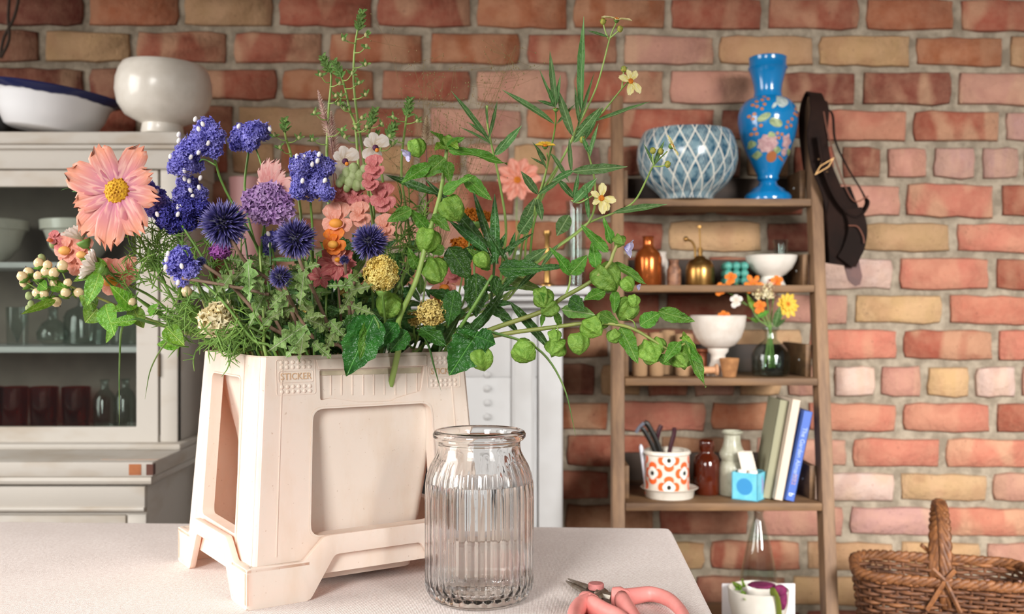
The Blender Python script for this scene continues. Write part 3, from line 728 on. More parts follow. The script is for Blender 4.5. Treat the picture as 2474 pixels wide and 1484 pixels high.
# --- ladder shelf, first shelf
z1, d1, xa, xb_, bk1 = SH[1]
m, nt, b, new, link = nodes_of('diamond_pattern')
tc = new('ShaderNodeTexCoord'); sp = new('ShaderNodeSeparateXYZ'); link(tc.outputs['Object'], sp.inputs[0])
u_ = math_node(nt, 'MULTIPLY', math_node(nt, 'ARCTAN2', sp.outputs[1], sp.outputs[0]), 20/(2*PI)); v_ = math_node(nt, 'MULTIPLY', sp.outputs[2], 15.)
def tri(x): return math_node(nt, 'ABSOLUTE', math_node(nt, 'SUBTRACT', math_node(nt, 'FRACT', x), .5))
ln = math_node(nt, 'MAXIMUM', tri(math_node(nt, 'ADD', u_, v_)), tri(math_node(nt, 'SUBTRACT', u_, v_)))
line = ramp(nt, ln, .44, .465)
us = math_node(nt, 'ABSOLUTE', math_node(nt, 'SUBTRACT', math_node(nt, 'FRACT', math_node(nt, 'ADD', u_, .0)), .5))
fern = ramp(nt, math_node(nt, 'SINE', math_node(nt, 'MULTIPLY', math_node(nt, 'ADD', v_, math_node(nt, 'MULTIPLY', us, 1.5)), 28.)), -.2, .5)
fac = math_node(nt, 'MULTIPLY', fern, ramp(nt, us, .32, .26))
base = mixc(nt, ramp(nt, noise_tex(nt, tc.outputs['Object'], 55, 3), .4, .6), lin('#1f4a62'), lin('#6f8a94'))
base = mixc(nt, math_node(nt, 'MULTIPLY', fac, .5), base, lin('#a9b4b2'))
link(mixc(nt, line, base, lin('#d8d4c8')), b.inputs['Base Color']); b.inputs['Roughness'].default_value = .18
vessel('patterned_bowl', 'round bowl with blue and white diamond lattice on the top shelf', 'bowl', 1660, 2.414, z1+.0004, [(62, 0), (64, 8), (72, 16), (97, 38), (114, 66), (121, 96), (120, 122), (113, 146), (105, 163)], m, 64, .006)
vs = vthing('blue_vase', 'tall turquoise-blue vase painted with flowers on the top shelf', 'vase', 1855, 2.43, z1)
vb = mat('opaline_blue', '#0d73ad', .16, c2='#0b6ba4', ns=9, coat=.3)
VP = [(55, 0), (56, 10), (50, 18), (42, 22), (38, 28), (24, 36), (20, 46), (26, 52), (25, 60), (32, 76), (50, 112), (64, 150), (71, 186), (71, 205), (66, 224), (56, 238), (44, 246), (34, 250), (32, 262), (34, 280), (40, 304), (44, 316), (47, 320), (44, 326), (44, 340), (45, 345)]
body = vessel('vase_body', None, None, 1855, 2.43, z1+.0004, VP, vb, 64, .004, parent=vs)
VPM = prof_px(VP, 2.43)
def rad_at(prof, z):
    for (r0, z0), (r1, z1_) in zip(prof, prof[1:]):
        if z0 <= z <= z1_ and z1_ > z0: return r0+(r1-r0)*(z-z0)/(z1_-z0)
    return prof[-1][0]
def patch(poly, fn, lift):
    """thin curved patch: rings shrinking to the centre so that it follows a bent surface"""
    n = len(poly); vs = [fn(p, q, -.0006) for p, q in poly]
    for t in (1, .75, .5, .25): vs += [fn(p*t, q*t, lift) for p, q in poly]
    vs.append(fn(0, 0, lift)); fs = []
    for j in range(4): fs += [(j*n+i, j*n+(i+1) % n, (j+1)*n+(i+1) % n, (j+1)*n+i) for i in range(n)]
    fs += [(4*n+i, 4*n+(i+1) % n, 5*n) for i in range(n)]
    return MB().add(vs, fs)
def decal(name, poly_px, cx, cy, axis_px, d, zbase, prof, m, parent, lift=.0008):
    """painted motif laid on a turned surface: polygon in pixels around (cx, cy)"""
    def fn(u, v, e):
        z = CZ-(v-CY)*d/F-zbase
        r = rad_at(prof, z); x = max(-.96, min(.96, ((u-axis_px)*d/F)/max(r, .001)))
        a = math.asin(x); return Vector((xx(axis_px, d)+math.sin(a)*(r+e), d-math.cos(a)*(r+e), zbase+z))
    return patch(poly_px, lambda p, q, e: fn(cx+p, cy+q, e), lift).build(name, m, parent, smooth=60)
def blob(rx, ry, n=14, lobes=0, amp_=.0, rot=0.):
    out = []
    for i in range(n):
        a = 2*PI*i/n; k_ = 1+amp_*math.cos(lobes*a); x, y = rx*k_*math.cos(a), ry*k_*math.sin(a)
        out.append((x*math.cos(rot)-y*math.sin(rot), x*math.sin(rot)+y*math.cos(rot)))
    return out
pk = mat('painted_pink', '#c3a1a0', .4, c2='#a98284', ns=120); pg = mat('painted_green', '#9aa878', .4, c2='#6f8257', ns=120)
pw = mat('painted_white', '#b9c3c0', .4, c2='#8fa39f', ns=120); po = mat('painted_orange', '#b5703e', .4); pb_ = mat('painted_brown', '#a2623a', .4)
VD = 2.43
def dv(nm, cx, cy, pol, m): decal(nm, pol, cx, cy, 1855, VD, z1, VPM, m, vs)
dv('painted_flower', 1842, 355, blob(22, 21, 30, 9, .12), pk); dv('painted_flower', 1887, 350, blob(11, 16, 20, 5, .22), pk)
dv('painted_leaf', 1830, 295, blob(15, 9, 14, 2, .1, -.5), pg); dv('painted_leaf', 1857, 308, blob(15, 11, 14, 2, .1, .4), pg)
dv('painted_bloom', 1874, 255, blob(15, 17, 20, 3, .08), pw); dv('painted_stem', 1855, 266, blob(11, 4, 12, 0, 0, -.9), pw)
dv('painted_leaf', 1809, 355, blob(8, 9, 10, 3, .2), pg); dv('painted_leaf', 1822, 380, blob(9, 9, 12, 4, .2), pg); dv('painted_leaf', 1865, 370, blob(9, 8, 12, 4, .2), pg); dv('painted_leaf', 1899, 372, blob(8, 7, 12, 3, .2), pg)
dv('painted_bud', 1853, 385, blob(12, 13, 14, 0, 0), pb_); dv('painted_twig', 1876, 388, blob(10, 3, 10, 0, 0, .6), pb_); dv('painted_bud', 1883, 374, blob(7, 9, 10), pk); dv('painted_leaf', 1848, 337, blob(9, 8, 10, 3, .1), pg)
for x, y in ((1836, 242), (1808, 263), (1817, 255), (1829, 252), (1842, 250), (1832, 264), (1816, 268), (1826, 275), (1800, 290), (1810, 286), (1807, 297), (1824, 314), (1812, 321), (1806, 332), (1816, 332),
             (1862, 333), (1873, 335), (1866, 343), (1898, 298), (1887, 306), (1884, 318), (1896, 313), (1911, 272), (1914, 286), (1906, 284), (1918, 263)):
    dv('painted_berry', x, y, blob(4, 4, 8), po)
# --- second shelf
z2, d2, xa, xb_, bk2 = SH[2]
vessel('copper_bottle', 'shiny copper-glazed bottle at the left of the second shelf', 'bottle', 1566, d2+.07, z2+.0004, [(31, 0), (33, 3), (33, 66), (28, 80), (15, 92), (13, 96), (13, 114), (15, 118)], mat('copper_glaze', '#b5622e', .22, .75, c2='#8a3f1c', ns=14, stretch=(1, 1, .3)), 40, .003)
vessel('white_bottle', 'pale ceramic bottle half hidden behind the copper bottle', 'bottle', 1594, d2+.145, z2+.0004, [(19, 0), (20, 60), (15, 70), (15, 78), (17, 82)], WM, 28, .003)
vessel('stoneware_bottle', 'small brown speckled stoneware bottle next to the brass mister', 'bottle', 1628, d2+.075, z2+.0004, [(16, 0), (17, 3), (17, 38), (11, 50), (10, 54), (12, 57), (12, 61)], mat('stoneware', '#9a6e52', .55, c2='#6e4a38', ns=80), 28, .003)
ms = vthing('brass_mister', 'brass plant mister with pump and curved spout', 'mister', 1691, d2+.08, z2)
br = mat('brass', '#b98f52', .3, .95, c2='#9a7440', ns=12)
dm = d2+.08
vessel('tank', None, None, 1691, dm, z2+.0004, [(34, 0), (35, 2), (35, 36), (33, 48), (26, 60), (14, 66), (12, 70), (8, 72)], br, 36, parent=ms)
def rod(nm, par, pts, r, m_, d, n=8): return MB().tube(spline([P(x, y, d) for x, y in pts], 4), r, n).build(nm, m_, par)
yb = 742-(z2-CZ)*F/dm
rod('pump_barrel', ms, [(1692, yb-70), (1692, yb-92)], .0055, br, dm); rod('pump_rod', ms, [(1692, yb-90), (1690, yb-142)], .0018, br, dm)
MB().lathe([(0, .003), (.0065, .003), (.0065, 0), (0, 0)], 16, P(1690, yb-141, dm)).build('pump_knob', br, ms)
rod('spout', ms, [(1680, yb-66), (1679, yb-90), (1672, yb-106), (1660, yb-112)], .0028, br, dm)
MB().ball(P(1657, yb-113, dm), .0062, 10, 6).build('nozzle', br, ms)
tc_ = vthing('bubble_candle', 'teal bubble-cube candle on the second shelf', 'candle', 1775, d2+.08, z2)
tm = MB().ball((0, 0, 0), .0098, 12, 8).mesh('bubble', mat('teal_wax', '#57a596', .4, c2='#4a978a', ns=30, transl=.1), 180)
for i in range(3):
    for j in range(3):
        for q in range(3): inst('bubble', tm, tc_, Matrix.Translation(Vector((xx(1775, d2+.08)+(i-1)*.0185, d2+.08+(j-1)*.0185, z2+.0103+q*.0175))))
vessel('pedestal_bowl', 'white bowl on a flared foot at the right of the second shelf', 'bowl', 1863, d2+.085, z2+.0004, [(36, 0), (34, 3), (27, 16), (24, 22), (34, 27), (50, 42), (59, 60), (62, 72)], WC, 40, .004)
vessel('shot_glass', 'small clear glass standing behind the white pedestal bowl', 'glass', 1886, d2+.165, z2+.0004, [(15, 0), (16, 4), (17, 100), (19, 112)], TG, 24, .002)
# --- third shelf
z3, d3, xa, xb_, bk3 = SH[3]
m, nt, b, new, link = nodes_of('twine'); tc = new('ShaderNodeTexCoord')
w = new('ShaderNodeTexWave'); w.wave_type = 'BANDS'; w.bands_direction = 'Z'; w.inputs['Scale'].default_value = 130; w.inputs['Distortion'].default_value = 2.5
link(tc.outputs['Object'], w.inputs[0]); link(mixc(nt, w.outputs[1], lin('#8a6747'), lin('#c9a47c')), b.inputs['Base Color']); b.inputs['Roughness'].default_value = .9; bump_to(nt, b, w.outputs[1], .6, .002)
for k_, (px, o_, hw, hh) in enumerate(((1546, .07, 18, 104), (1585, .075, 18, 104), (1612, .13, 19, 106), (1653, .09, 22, 100))):
    d = d3+o_; q = (d3+.07)/d
    sp_ = vthing('twine_spool', ('jute twine spool at the far left of the third shelf', 'jute twine spool second from the left on the third shelf', 'jute twine spool set back between two others on the third shelf', 'thick jute twine spool beside the white bowl stand')[k_], 'twine', px, d, z3, 'twine spools on the third shelf')
    vessel('twine', None, None, px, d, z3+.0004, [(hw*.9, 0), (hw, 4), (hw*1.02, hh*.25), (hw*.94, hh*.5), (hw*1.02, hh*.75), (hw, hh-4), (hw*.9, hh)], MATS['twine'], 28, parent=sp_)
    vessel('core', None, None, px, d, z3+hh*d/F-.004, [(hw*.5, 0), (hw*.5, 6)], mat('cardboard', '#8a6a4c', .8), 16, parent=sp_)
ws = vthing('wooden_spool', 'terracotta-coloured wooden spool behind the tip of the green branch', 'spool', 1697, d3+.12, z3)
vessel('spool_body', None, None, 1697, d3+.12, z3+.0004, [(22, 0), (22, 5), (11, 10), (11, 52), (22, 57), (22, 62)], mat('terracotta', '#a8623e', .7, c2='#955233', ns=30), 24, parent=ws)
ls = vthing('bobbin', 'small pale wooden bobbin lying on its side on the third shelf', 'spool', 1705, d3+.055, z3)
MB().lathe([(0, 0), (.0135, 0), (.0135, .004), (.008, .008), (.008, .04), (.0135, .044), (.0135, .048), (0, .048)], 20, M=Matrix.Translation((xx(1682, d3+.05), d3+.05, z3+.0138)) @ Matrix.Rotation(PI/2*.98, 4, 'Y') @ Matrix.Rotation(.0, 4, 'Z')).build('bobbin_body', mat('pale_wood', '#c2906a', .65, c2='#a8744e', ns=40), ls)
pb2 = vthing('stemmed_bowl', 'matt white bowl on a white stand on the third shelf', 'bowl', 1735, d3+.085, z3)
vessel('stand', None, None, 1735, d3+.085, z3+.0004, [(28, 0), (27, 6), (18, 34), (17, 50), (24, 58), (25, 66)], WM, 32, parent=pb2)
vessel('bowl', None, None, 1735, d3+.085, z3+.0002+66*(d3+.085)/F, [(24, 0), (40, 8), (55, 26), (64, 54), (67, 78)], WM, 44, .004, parent=pb2)
vessel('peat_pot', 'small tapered brown peat pot in front of the white bowl stand', 'plant pot', 1762, d3+.04, z3+.0004, [(15, 0), (16, 2), (24, 44)], mat('peat', '#a8764a', .9, c2='#8f623c', ns=60, bump=.3), 28, .0025)
gb = vthing('bud_vase', 'clear glass bottle vase with garden flowers on the third shelf', 'vase', 1862, d3+.07, z3)
GD = d3+.07
vessel('glass_body', None, None, 1862, GD, z3+.0004, [(40, 0), (45, 5), (46, 48), (42, 62), (30, 76), (17, 86), (15, 92), (15, 108), (21, 112), (21, 118)], TG, 40, .0025, parent=gb)
vessel('water', None, None, 1862, GD, z3+.004, [(40, 0), (43, 3), (43, 34)], thin_glass('thin_water', '#f0f5f2', 1.2), 32, parent=gb)
# --- fourth shelf
z4, d4, xa, xb_, bk4 = SH[4]
EN = mat('cream_enamel', '#e4dccf', .25, c2='#d8cfc0', ns=40)
OD = d4+.072
vessel('saucer', 'white enamel saucer under the orange patterned pot', 'saucer', 1617, OD, z4+.0004, [(56, 0), (58, 2), (60, 18), (66, 22), (69, 24)], EN, 48, .0025)
zs = z4+.0004+.0045
op = vthing('patterned_pot', 'white enamel pot with orange and black retro flower print', 'plant pot', 1611, OD, zs)
vessel('pot_body', None, None, 1611, OD, zs, [(51, 0), (53, 2), (53, 98), (57, 101), (57, 106), (55, 108)], EN, 48, .003, parent=op)
OP = prof_px([(53, 0), (53, 110)], OD)
orange = mat('print_orange', '#e8622a', .3); black = mat('print_black', '#2a2720', .3); wht = mat('print_white', '#e9e4da', .3)
yb = 742-(zs-CZ)*F/OD
def od(nm, ang, vy, rx, ry, m, lift):
    def fn(u, v, e):
        z = max(.002, min(97*OD/F, v*OD/F)); a = ang+u*1.0; r = 53*OD/F
        return Vector((xx(1611, OD)+math.sin(a)*(r+e), OD-math.cos(a)*(r+e), zs+z))
    patch(blob(rx, ry, 16), lambda p, q, e: fn(p/53, vy+q, e), lift).build(nm, m, op, smooth=60)
for i in range(8):
    for j in range(2):
        a = 2*PI*i/8-.05; vy = (26, 90)[j] if i % 2 == 0 else (58, 999)[j]
        if vy > 100: continue
        for dx, dy in ((-16, 0), (16, 0), (0, -16.5), (0, 16.5)):
            if 6 < vy+dy < 96: od('print_petal', a+dx/53, vy+dy, 10.5 if dx else 12, 10.5 if dy else 12, orange, .0003)
        for dx, dy in ((-6, 0), (6, 0), (0, -6), (0, 6)): od('print_flower', a+dx/53, vy+dy, 9.5, 9.5, wht, .0006)
        od('print_centre', a, vy, 5, 5.5, black, .0009)
bt = mat('black_plastic', '#17140f', .35); mar = mat('maroon_plastic', '#3a1620', .3)
sc_ = vthing('black_scissors', 'black-handled scissors standing in the orange patterned pot', 'scissors', 1590, OD, zs+.004)
rod('handle', sc_, [(1600, 1180), (1583, 1095), (1556, 1040), (1548, 1038)], .0052, bt, OD); rod('handle', sc_, [(1606, 1180), (1594, 1090), (1567, 1030), (1556, 1022)], .0062, bt, OD+.006)
MB().tube(spline([P(1536, 1046, OD), P(1545, 1032, OD), P(1556, 1022, OD)], 3), .004, 6).build('bow', mat('grey_plastic', '#6a6c78', .35), sc_)
pl_ = vthing('maroon_pliers', 'maroon-handled pliers standing in the orange patterned pot', 'pliers', 1612, OD, zs+.004)
rod('handle', pl_, [(1612, 1180), (1588, 1085), (1591, 1045), (1598, 1028)], .0052, mar, OD+.018); rod('handle', pl_, [(1608, 1180), (1618, 1090), (1628, 1050), (1629, 1034)], .0052, mar, OD+.018)
vessel('plastic_marker', 'white plastic plant marker at the edge of the orange pot', 'plant marker', 1562, OD, zs+.004, [(3, 0), (4, 60), (5, 112), (2, 118)], mat('white_plastic', '#dcdde6', .4), 10, tilt=-.12)
AMB = mat('amber_glass', '#3a1206', .1, c2='#521b08', ns=8, coat=.5)
vessel('amber_bottle', 'dark amber glass apothecary bottle on the fourth shelf', 'bottle', 1707, d4+.11, z4+.0004, [(30, 0), (32, 3), (32, 74), (27, 90), (17, 98), (16, 104), (18, 108), (18, 124), (17, 128)], AMB, 36, .003)
vessel('grey_bottle', 'pale grey-green ceramic bottle with waisted neck on the fourth shelf', 'bottle', 1769, d4+.10, z4+.0004, [(30, 0), (32, 3), (32, 66), (28, 78), (25, 82), (29, 90), (31, 98), (29, 104), (23, 116), (20, 128), (19, 144), (25, 149), (25, 153)], mat('celadon', '#aaa896', .3, c2='#989682', ns=60), 36, .003)
bx_ = vthing('blue_box', 'small turquoise-blue cardboard box with a round blue emblem', 'box', 1826, d4+.045, z4)
BXD = d4+.012; c0 = P(1830, 1216, BXD); c0.z = z4+.0004
ea = Vector((-.82, .57, 0)).normalized(); eb = Vector((.57, .82, 0)).normalized(); s1, s2_, hh = .058, .064, .059
blue = mat('box_blue', '#5cb4cd', .5, c2='#74c3d4', ns=30); blue2 = mat('box_blue_print', '#2f86bd', .5)
def bxw(u, v, w_): return c0+ea*u+eb*v+Vector((0, 0, w_))
for nm, q in (('box_wall', [(0, 0), (s1, 0), (s1, .002), (0, .002)]), ('box_wall', [(0, 0), (.002, 0), (.002, s2_), (0, s2_)]), ('box_wall', [(0, s2_-.002), (s1, s2_-.002), (s1, s2_), (0, s2_)]), ('box_wall', [(s1-.002, 0), (s1, 0), (s1, s2_), (s1-.002, s2_)]), ('box_base', [(0, 0), (s1, 0), (s1, s2_), (0, s2_)])):
    h_ = hh if nm == 'box_wall' else .002
    MB().hexa([bxw(a, b2, 0) for a, b2 in q]+[bxw(a, b2, h_) for a, b2 in q]).build(nm, blue, bx_)
MB().prism([(s1/2+p, hh*.5+q) for p, q in blob(.018, .018, 24)], lambda u, v, e: bxw(u, -e, v), -.0002, .0004).build('emblem', blue2, bx_)
MB().prism([(s2_*.45+p, hh*.55+q) for p, q in blob(.006, .018, 12, 3, .3)], lambda u, v, e: bxw(-e, u, v), -.0002, .0003).build('print', mat('box_print', '#8d93bd', .5), bx_)
pc = vthing('card_stack', 'stack of cream cards sticking out of the blue box', 'cards', 1812, d4+.045, z4+.003)
for i in range(4):
    o0 = bxw(.028, .02+.006*i, .003); e_ = Vector((.8, -.1, 0)).normalized(); u2 = Vector((-.22, .1, 1)).normalized()
    MB().hexa([o0, o0+e_*.024, o0+e_*.024+Vector((0, .004, 0)), o0+Vector((0, .004, 0)), o0+u2*(.100-.002*i), o0+e_*.024+u2*(.100-.002*i), o0+e_*.024+u2*.1+Vector((0, .004, 0)), o0+u2*.1+Vector((0, .004, 0))]).build('card', mat('cream_card', '#d9cdbf', .8), pc)
for i, (u, v) in enumerate(((.040, .014), (.016, .016))):
    p = bxw(u, v, .003)
    o = MB().lathe([(0, 0), (.0095, 0), (.0095, .058), (.0085, .061), (0, .061)], 20, p).build('white_reel', mat('white_reel', '#e5dfd6', .5))
    tag(o, ('white thread reel in the blue box beside the cards', 'white thread reel at the front corner of the blue box')[i], 'reel', 'reels in the blue box')
def book(label, top, bot, w_px, d, depth, cm, hgt_extra=0, title=None):
    """leaning book: spine midline from bottom to top in pixels, spine width in pixels"""
    a = P(bot[0], bot[1], d); b_ = P(top[0], top[1], d); a.z = z4+.0006+abs(math.sin(math.atan2(b_.x-a.x, b_.z-a.z)))*w_px*d/F/2
    e2 = (b_-a).normalized(); e1 = Vector((e2.z, 0, -e2.x)); hw = w_px*d/F/2; L = (b_-a).length
    t = thing('book', label, 'book', (a.x, a.y+depth/2, z4), 'books on the fourth shelf')
    cv = mat(*cm); pg_ = mat('book_pages', '#d8ccb6', .9, c2='#c5b69c', ns=90, stretch=(8, 1, 1))
    def q(u, v, y): return a+e1*u+e2*v+Vector((0, y, 0))
    def slab(nm, u0, u1, v0, v1, y0, y1, m_): return MB().hexa([q(u0, v0, y0), q(u1, v0, y0), q(u1, v0, y1), q(u0, v0, y1), q(u0, v1, y0), q(u1, v1, y0), q(u1, v1, y1), q(u0, v1, y1)]).build(nm, m_, t, bevel=.0006, seg=1)
    slab('spine', -hw, hw, 0, L, 0, .002, cv); slab('cover', -hw, -hw+.002, 0, L, 0, depth, cv); slab('cover', hw-.002, hw, 0, L, 0, depth, cv)
    slab('pages', -hw+.002, hw-.002, .003, L-.003, .002, depth-.003, pg_)
    for tx, fr_, sz, cc in title or ():
        me = text_mesh(tx, sz, .0002); me.materials.append(mat('spine_'+cc[1:], cc, .6))
        M = Matrix((-e2, e1, Vector((0, -1, 0)))).transposed().to_4x4()
        M.translation = q(0, L*fr_, -.0003); inst('lettering', me, t, M)
    return t
book('grey-green book leaning at the left of the three books', (1895, 968), (1853, 1206), 23, d4+.040, .10, ('cover_sage', '#8f8c72', .8), title=None)
book('cream book with yellowed edges leaning in the middle of the three books', (1925, 966), (1881, 1208), 22, d4+.022, .13, ('cover_cream', '#cdbba8', .75), title=None)
book('blue book with pale spine lettering leaning against the right post', (1953, 994), (1908, 1208), 23, d4+.012, .13, ('cover_blue', '#3d5fae', .5), title=[('The Garden Almanac', .52, .0135, '#a9b7dd'), ('2022', .24, .012, '#b58a80'), ('b', .07, .016, '#dfe4f2')])
# --- lowest shelf in view
z5, d5, xa, xb_, bk5 = SH[5]
vessel('carafe', 'slender clear glass carafe on the bottom shelf behind the white cup', 'carafe', 1833, d5+.13, z5+.0004, [(40, 0), (46, 4), (47, 90), (43, 140), (28, 215), (17, 258), (11, 278), (11, 288), (13, 291)], TG, 36, .0025)
cc = MB().box(xx(1745, d5+.105), xx(1921, d5+.105), d5+.105, d5+.109, z5+.0004, zz(1411, d5+.105)).build('white_card', mat('white_card', '#e6e2e4', .7), bevel=.0008)
tag(cc, 'plain white card propped on the bottom shelf behind the cup', 'card')
vessel('white_cup', 'white cup holding leaves and a purple bloom on the bottom shelf', 'cup', 1832, d5+.035, z5+.0004, [(42, 0), (46, 4), (60, 60), (70, 105), (73, 138)], WC, 44, .004)
CD = d5+.035
pf = vthing('purple_bloom', 'dark magenta velvety bloom hanging over the white cup', 'flower', 1870, CD, z5+.1)
mg = mat('magenta_velvet', '#5e0f3c', .8, c2='#7a1a50', ns=60, bump=.4)
for c_, r_ in (((1840, 1414), (34, 30, 6)), ((1884, 1428), (17, 12, 15)), ((1890, 1448), (12, 9, 26)), ((1884, 1465), (9, 8, 12))):
    mb = MB(); mb.ball((0, 0, 0), 1, 14, 8)
    vs_ = [(v*(1+.14*noise.noise(v*4))) for v in mb.v]; mb.v = [Vector((v.x*r_[0], v.y*r_[1], v.z*r_[2]))*CD/F+P(c_[0], c_[1], CD-(.05 if c_[0] > 1850 else .02)) for v in vs_]
    mb.build('petal_mass', mg, pf, 180)
rb2 = vthing('green_ribbon', 'olive green ribbon hanging over the edge of the white cup', 'ribbon', 1880, CD, z5+.1)
MB().tube(spline([P(1862, 1430, CD-.04), P(1872, 1432, CD-.068), P(1879, 1450, CD-.068), P(1883, 1490, CD-.06), P(1880, 1520, CD-.055)], 4), .0085, 8, True, .25).build('ribbon_band', mat('olive_ribbon', '#7d8a2c', .7), rb2)
# ---------------------------------------------------------------- leather tool belt on the right post
lt = mat('leather_dark', '#160b07', .85, c2='#22120c', ns=12, bump=.15, bs=60); lt.node_tree.nodes['Principled BSDF'].inputs['Specular IOR Level'].default_value = .2; le = mat('leather_edge', '#6b4030', .6); lb = mat('leather_brown', '#5b342c', .6, c2='#4c2a24', ns=20)
BD_ = 2.40
tbelt = thing('tool_belt', 'dark brown leather tool belt hung over the right ladder post', 'belt', (xx(2000, BD_), BD_, zz(690, BD_)))
def ribbon(nm, pts, widths, m_, par, th=.003, side=None, k_=6, edge=False):
    """strap: centre line points (world), half widths, side direction per strap"""
    n0 = len(pts); pts = spline(pts, k_); n_ = len(pts)
    W_ = [widths[min(int(i/k_), n0-2)]*(1-(i % k_)/k_)+widths[min(int(i/k_)+1, n0-1)]*((i % k_)/k_) if i < n_-1 else widths[-1] for i in range(n_)]
    vs_ = []
    for i, p in enumerate(pts):
        t = (pts[min(i+1, n_-1)]-pts[max(i-1, 0)]).normalized(); s_ = Vector(side(i/(n_-1)) if callable(side) else side); s_ = (s_-t*s_.dot(t)).normalized(); nn = t.cross(s_)
        for a, b_ in ((-1, -1), (1, -1), (1, 1), (-1, 1)): vs_.append(p+s_*a*W_[i]+nn*b_*th/2)
    fs = [(3, 2, 1, 0), tuple((n_-1)*4+j for j in range(4))]
    for i in range(n_-1):
        for j in range(4): l = (j+1) % 4; fs.append((i*4+j, i*4+l, (i+1)*4+l, (i+1)*4+j))
    return MB().add(vs_, fs).build(nm, m_, par, smooth=40)
hw = .022
ribbon('strap', [P(1964, 470, 2.47), P(1948, 330, 2.47), P(1950, 260, 2.47), P(1966, 226, 2.44), P(1980, 262, 2.395), P(1975, 330, 2.38), P(1985, 400, 2.375), P(2010, 465, 2.37), P(2030, 540, 2.37)], [.02, .022, .022, .02, .022, .024, .025, .025, .028], lt, tbelt, .004, lambda t: Vector((1, .6 if t < .45 else .15, 0)))
ribbon('loop_strap', [P(1985, 262, 2.42), P(2010, 275, 2.42), P(2018, 340, 2.41), P(2045, 400, 2.40), P(2086, 470, 2.40), P(2090, 500, 2.39), P(2060, 520, 2.375), P(2020, 480, 2.365), P(1990, 410, 2.365), P(1975, 330, 2.37)], [.016, .018, .019, .02, .02, .02, .021, .021, .019, .018], lt, tbelt, .004, lambda t: Vector((.25, 1, .25)))
MB().tube(spline([P(1990, 270, 2.39), P(2002, 330, 2.375), P(2030, 420, 2.372), P(2062, 485, 2.372), P(2098, 474, 2.38)], 5), .0016, 6).build('pale_edge', le, tbelt)
ribbon('pouch', [P(2022, 455, 2.39), P(2030, 520, 2.385), P(2036, 590, 2.385), P(2028, 640, 2.39)], [.026, .044, .046, .034], lt, tbelt, .03, Vector((1, .25, -.25)))
ribbon('pouch_flap', [P(2060, 505, 2.365), P(2072, 550, 2.36), P(2062, 600, 2.362), P(2040, 632, 2.365)], [.022, .022, .024, .02], lt, tbelt, .006, Vector((1, .1, -.6)))
MB().tube(spline([P(2050, 545, 2.35), P(2072, 548, 2.35), P(2085, 570, 2.35), P(2088, 588, 2.35)], 5), .0015, 6).build('pale_edge', le, tbelt)
ribbon('tongue', [P(2052, 600, 2.40), P(2058, 640, 2.40), P(2066, 672, 2.40), P(2072, 690, 2.40)], [.018, .018, .017, .006], lb, tbelt, .003, Vector((1, 0, .1)))
bu_ = MB().prism(rrect(-.019, .019, -.013, .013, .003), lambda u, v, e: P(1992, 402, 2.345)+Vector((u*.86+v*.5, e, -u*.5*-1+v*.86)), 0, .0025, [rrect(-.015, .015, -.009, .009, .002)[::-1]])
bu_.build('buckle', mat('buckle_brass', '#6a5030', .4, .8), tbelt)
for x, y in ((1978, 385), (1984, 395), (1998, 415), (2012, 345), (2005, 400)):
    MB().ball(P(x, y, 2.352), .0028, 8, 5).build('rivet', mat('rivet', '#7a5c40', .35, .8), tbelt)

# ---------------------------------------------------------------- wicker basket on a low stool
wk = mat('wicker', '#6b4226', .65, c2='#432614', ns=40, stretch=(1, 1, 4), ovar=.25); wkl = mat('wicker_pale', '#86552f', .6, c2='#5c361c', ns=50, ovar=.2)
BZ0, BZ1 = .335, .595; BCX, BCY = .8736, 2.10
def bring(t, n, grow=0.):
    w_, d_ = .140+.030*t+grow, .078+.024*t+grow; r_ = .06; out = []
    lp = rrect(-w_, w_, -d_, d_, min(r_, d_*.9), 6); per = []; L = 0
    for i in range(len(lp)):
        per.append(L); a, c_ = lp[i], lp[(i+1) % len(lp)]; L += math.hypot(c_[0]-a[0], c_[1]-a[1])
    for q in range(n):
        s_ = L*q/n; i = max(j for j in range(len(lp)) if per[j] <= s_); a, c_ = lp[i], lp[(i+1) % len(lp)]
        e_ = math.hypot(c_[0]-a[0], c_[1]-a[1]) or 1; f_ = (s_-per[i])/e_; out.append((a[0]+(c_[0]-a[0])*f_, a[1]+(c_[1]-a[1])*f_))
    return out
sto = thing('wooden_stool', 'low wooden stool carrying the wicker basket below the picture edge', 'stool', (BCX, BCY, 0))
MB().box(BCX-.2, BCX+.2, BCY-.12, BCY+.12, BZ0-.03, BZ0-.002).build('seat', WS, sto, bevel=.004)
for a in (-.17, .17):
    for c_ in (-.09, .09): MB().tube([(BCX+a*1.05, BCY+c_*1.05, 0), (BCX+a*.9, BCY+c_*.9, BZ0-.03)], .016, 10).build('leg', WS, sto)
class TB(MB):
    """mesh turned with the basket about its own upright axis"""
    def build(s, *a, **k):
        c_, s_ = math.cos(-.28), math.sin(-.28)
        s.v = [Vector((BCX+(p.x-BCX)*c_-(p.y-BCY)*s_, BCY+(p.x-BCX)*s_+(p.y-BCY)*c_, p.z)) for p in s.v]
        return MB.build(s, *a, **k)
bas = thing('wicker_basket', 'brown wicker basket with twisted arched handle by the brick wall', 'basket', (BCX, BCY, BZ0))
NS = 36
TB().add([Vector((BCX+x, BCY+y, z)) for z in (BZ0, BZ0+.006) for x, y in bring(0, 40)], [tuple(range(40)), tuple(range(40, 80))]+[(i, (i+1) % 40, 40+(i+1) % 40, 40+i) for i in range(40)]).build('base', wk, bas)
lo_, hi_ = bring(0, NS), bring(1, NS)
for i in range(NS):
    TB().tube([(BCX+lo_[i][0], BCY+lo_[i][1], BZ0), (BCX+hi_[i][0], BCY+hi_[i][1], BZ1)], .003, 6).build('stake', wk, bas)
NRW = 30
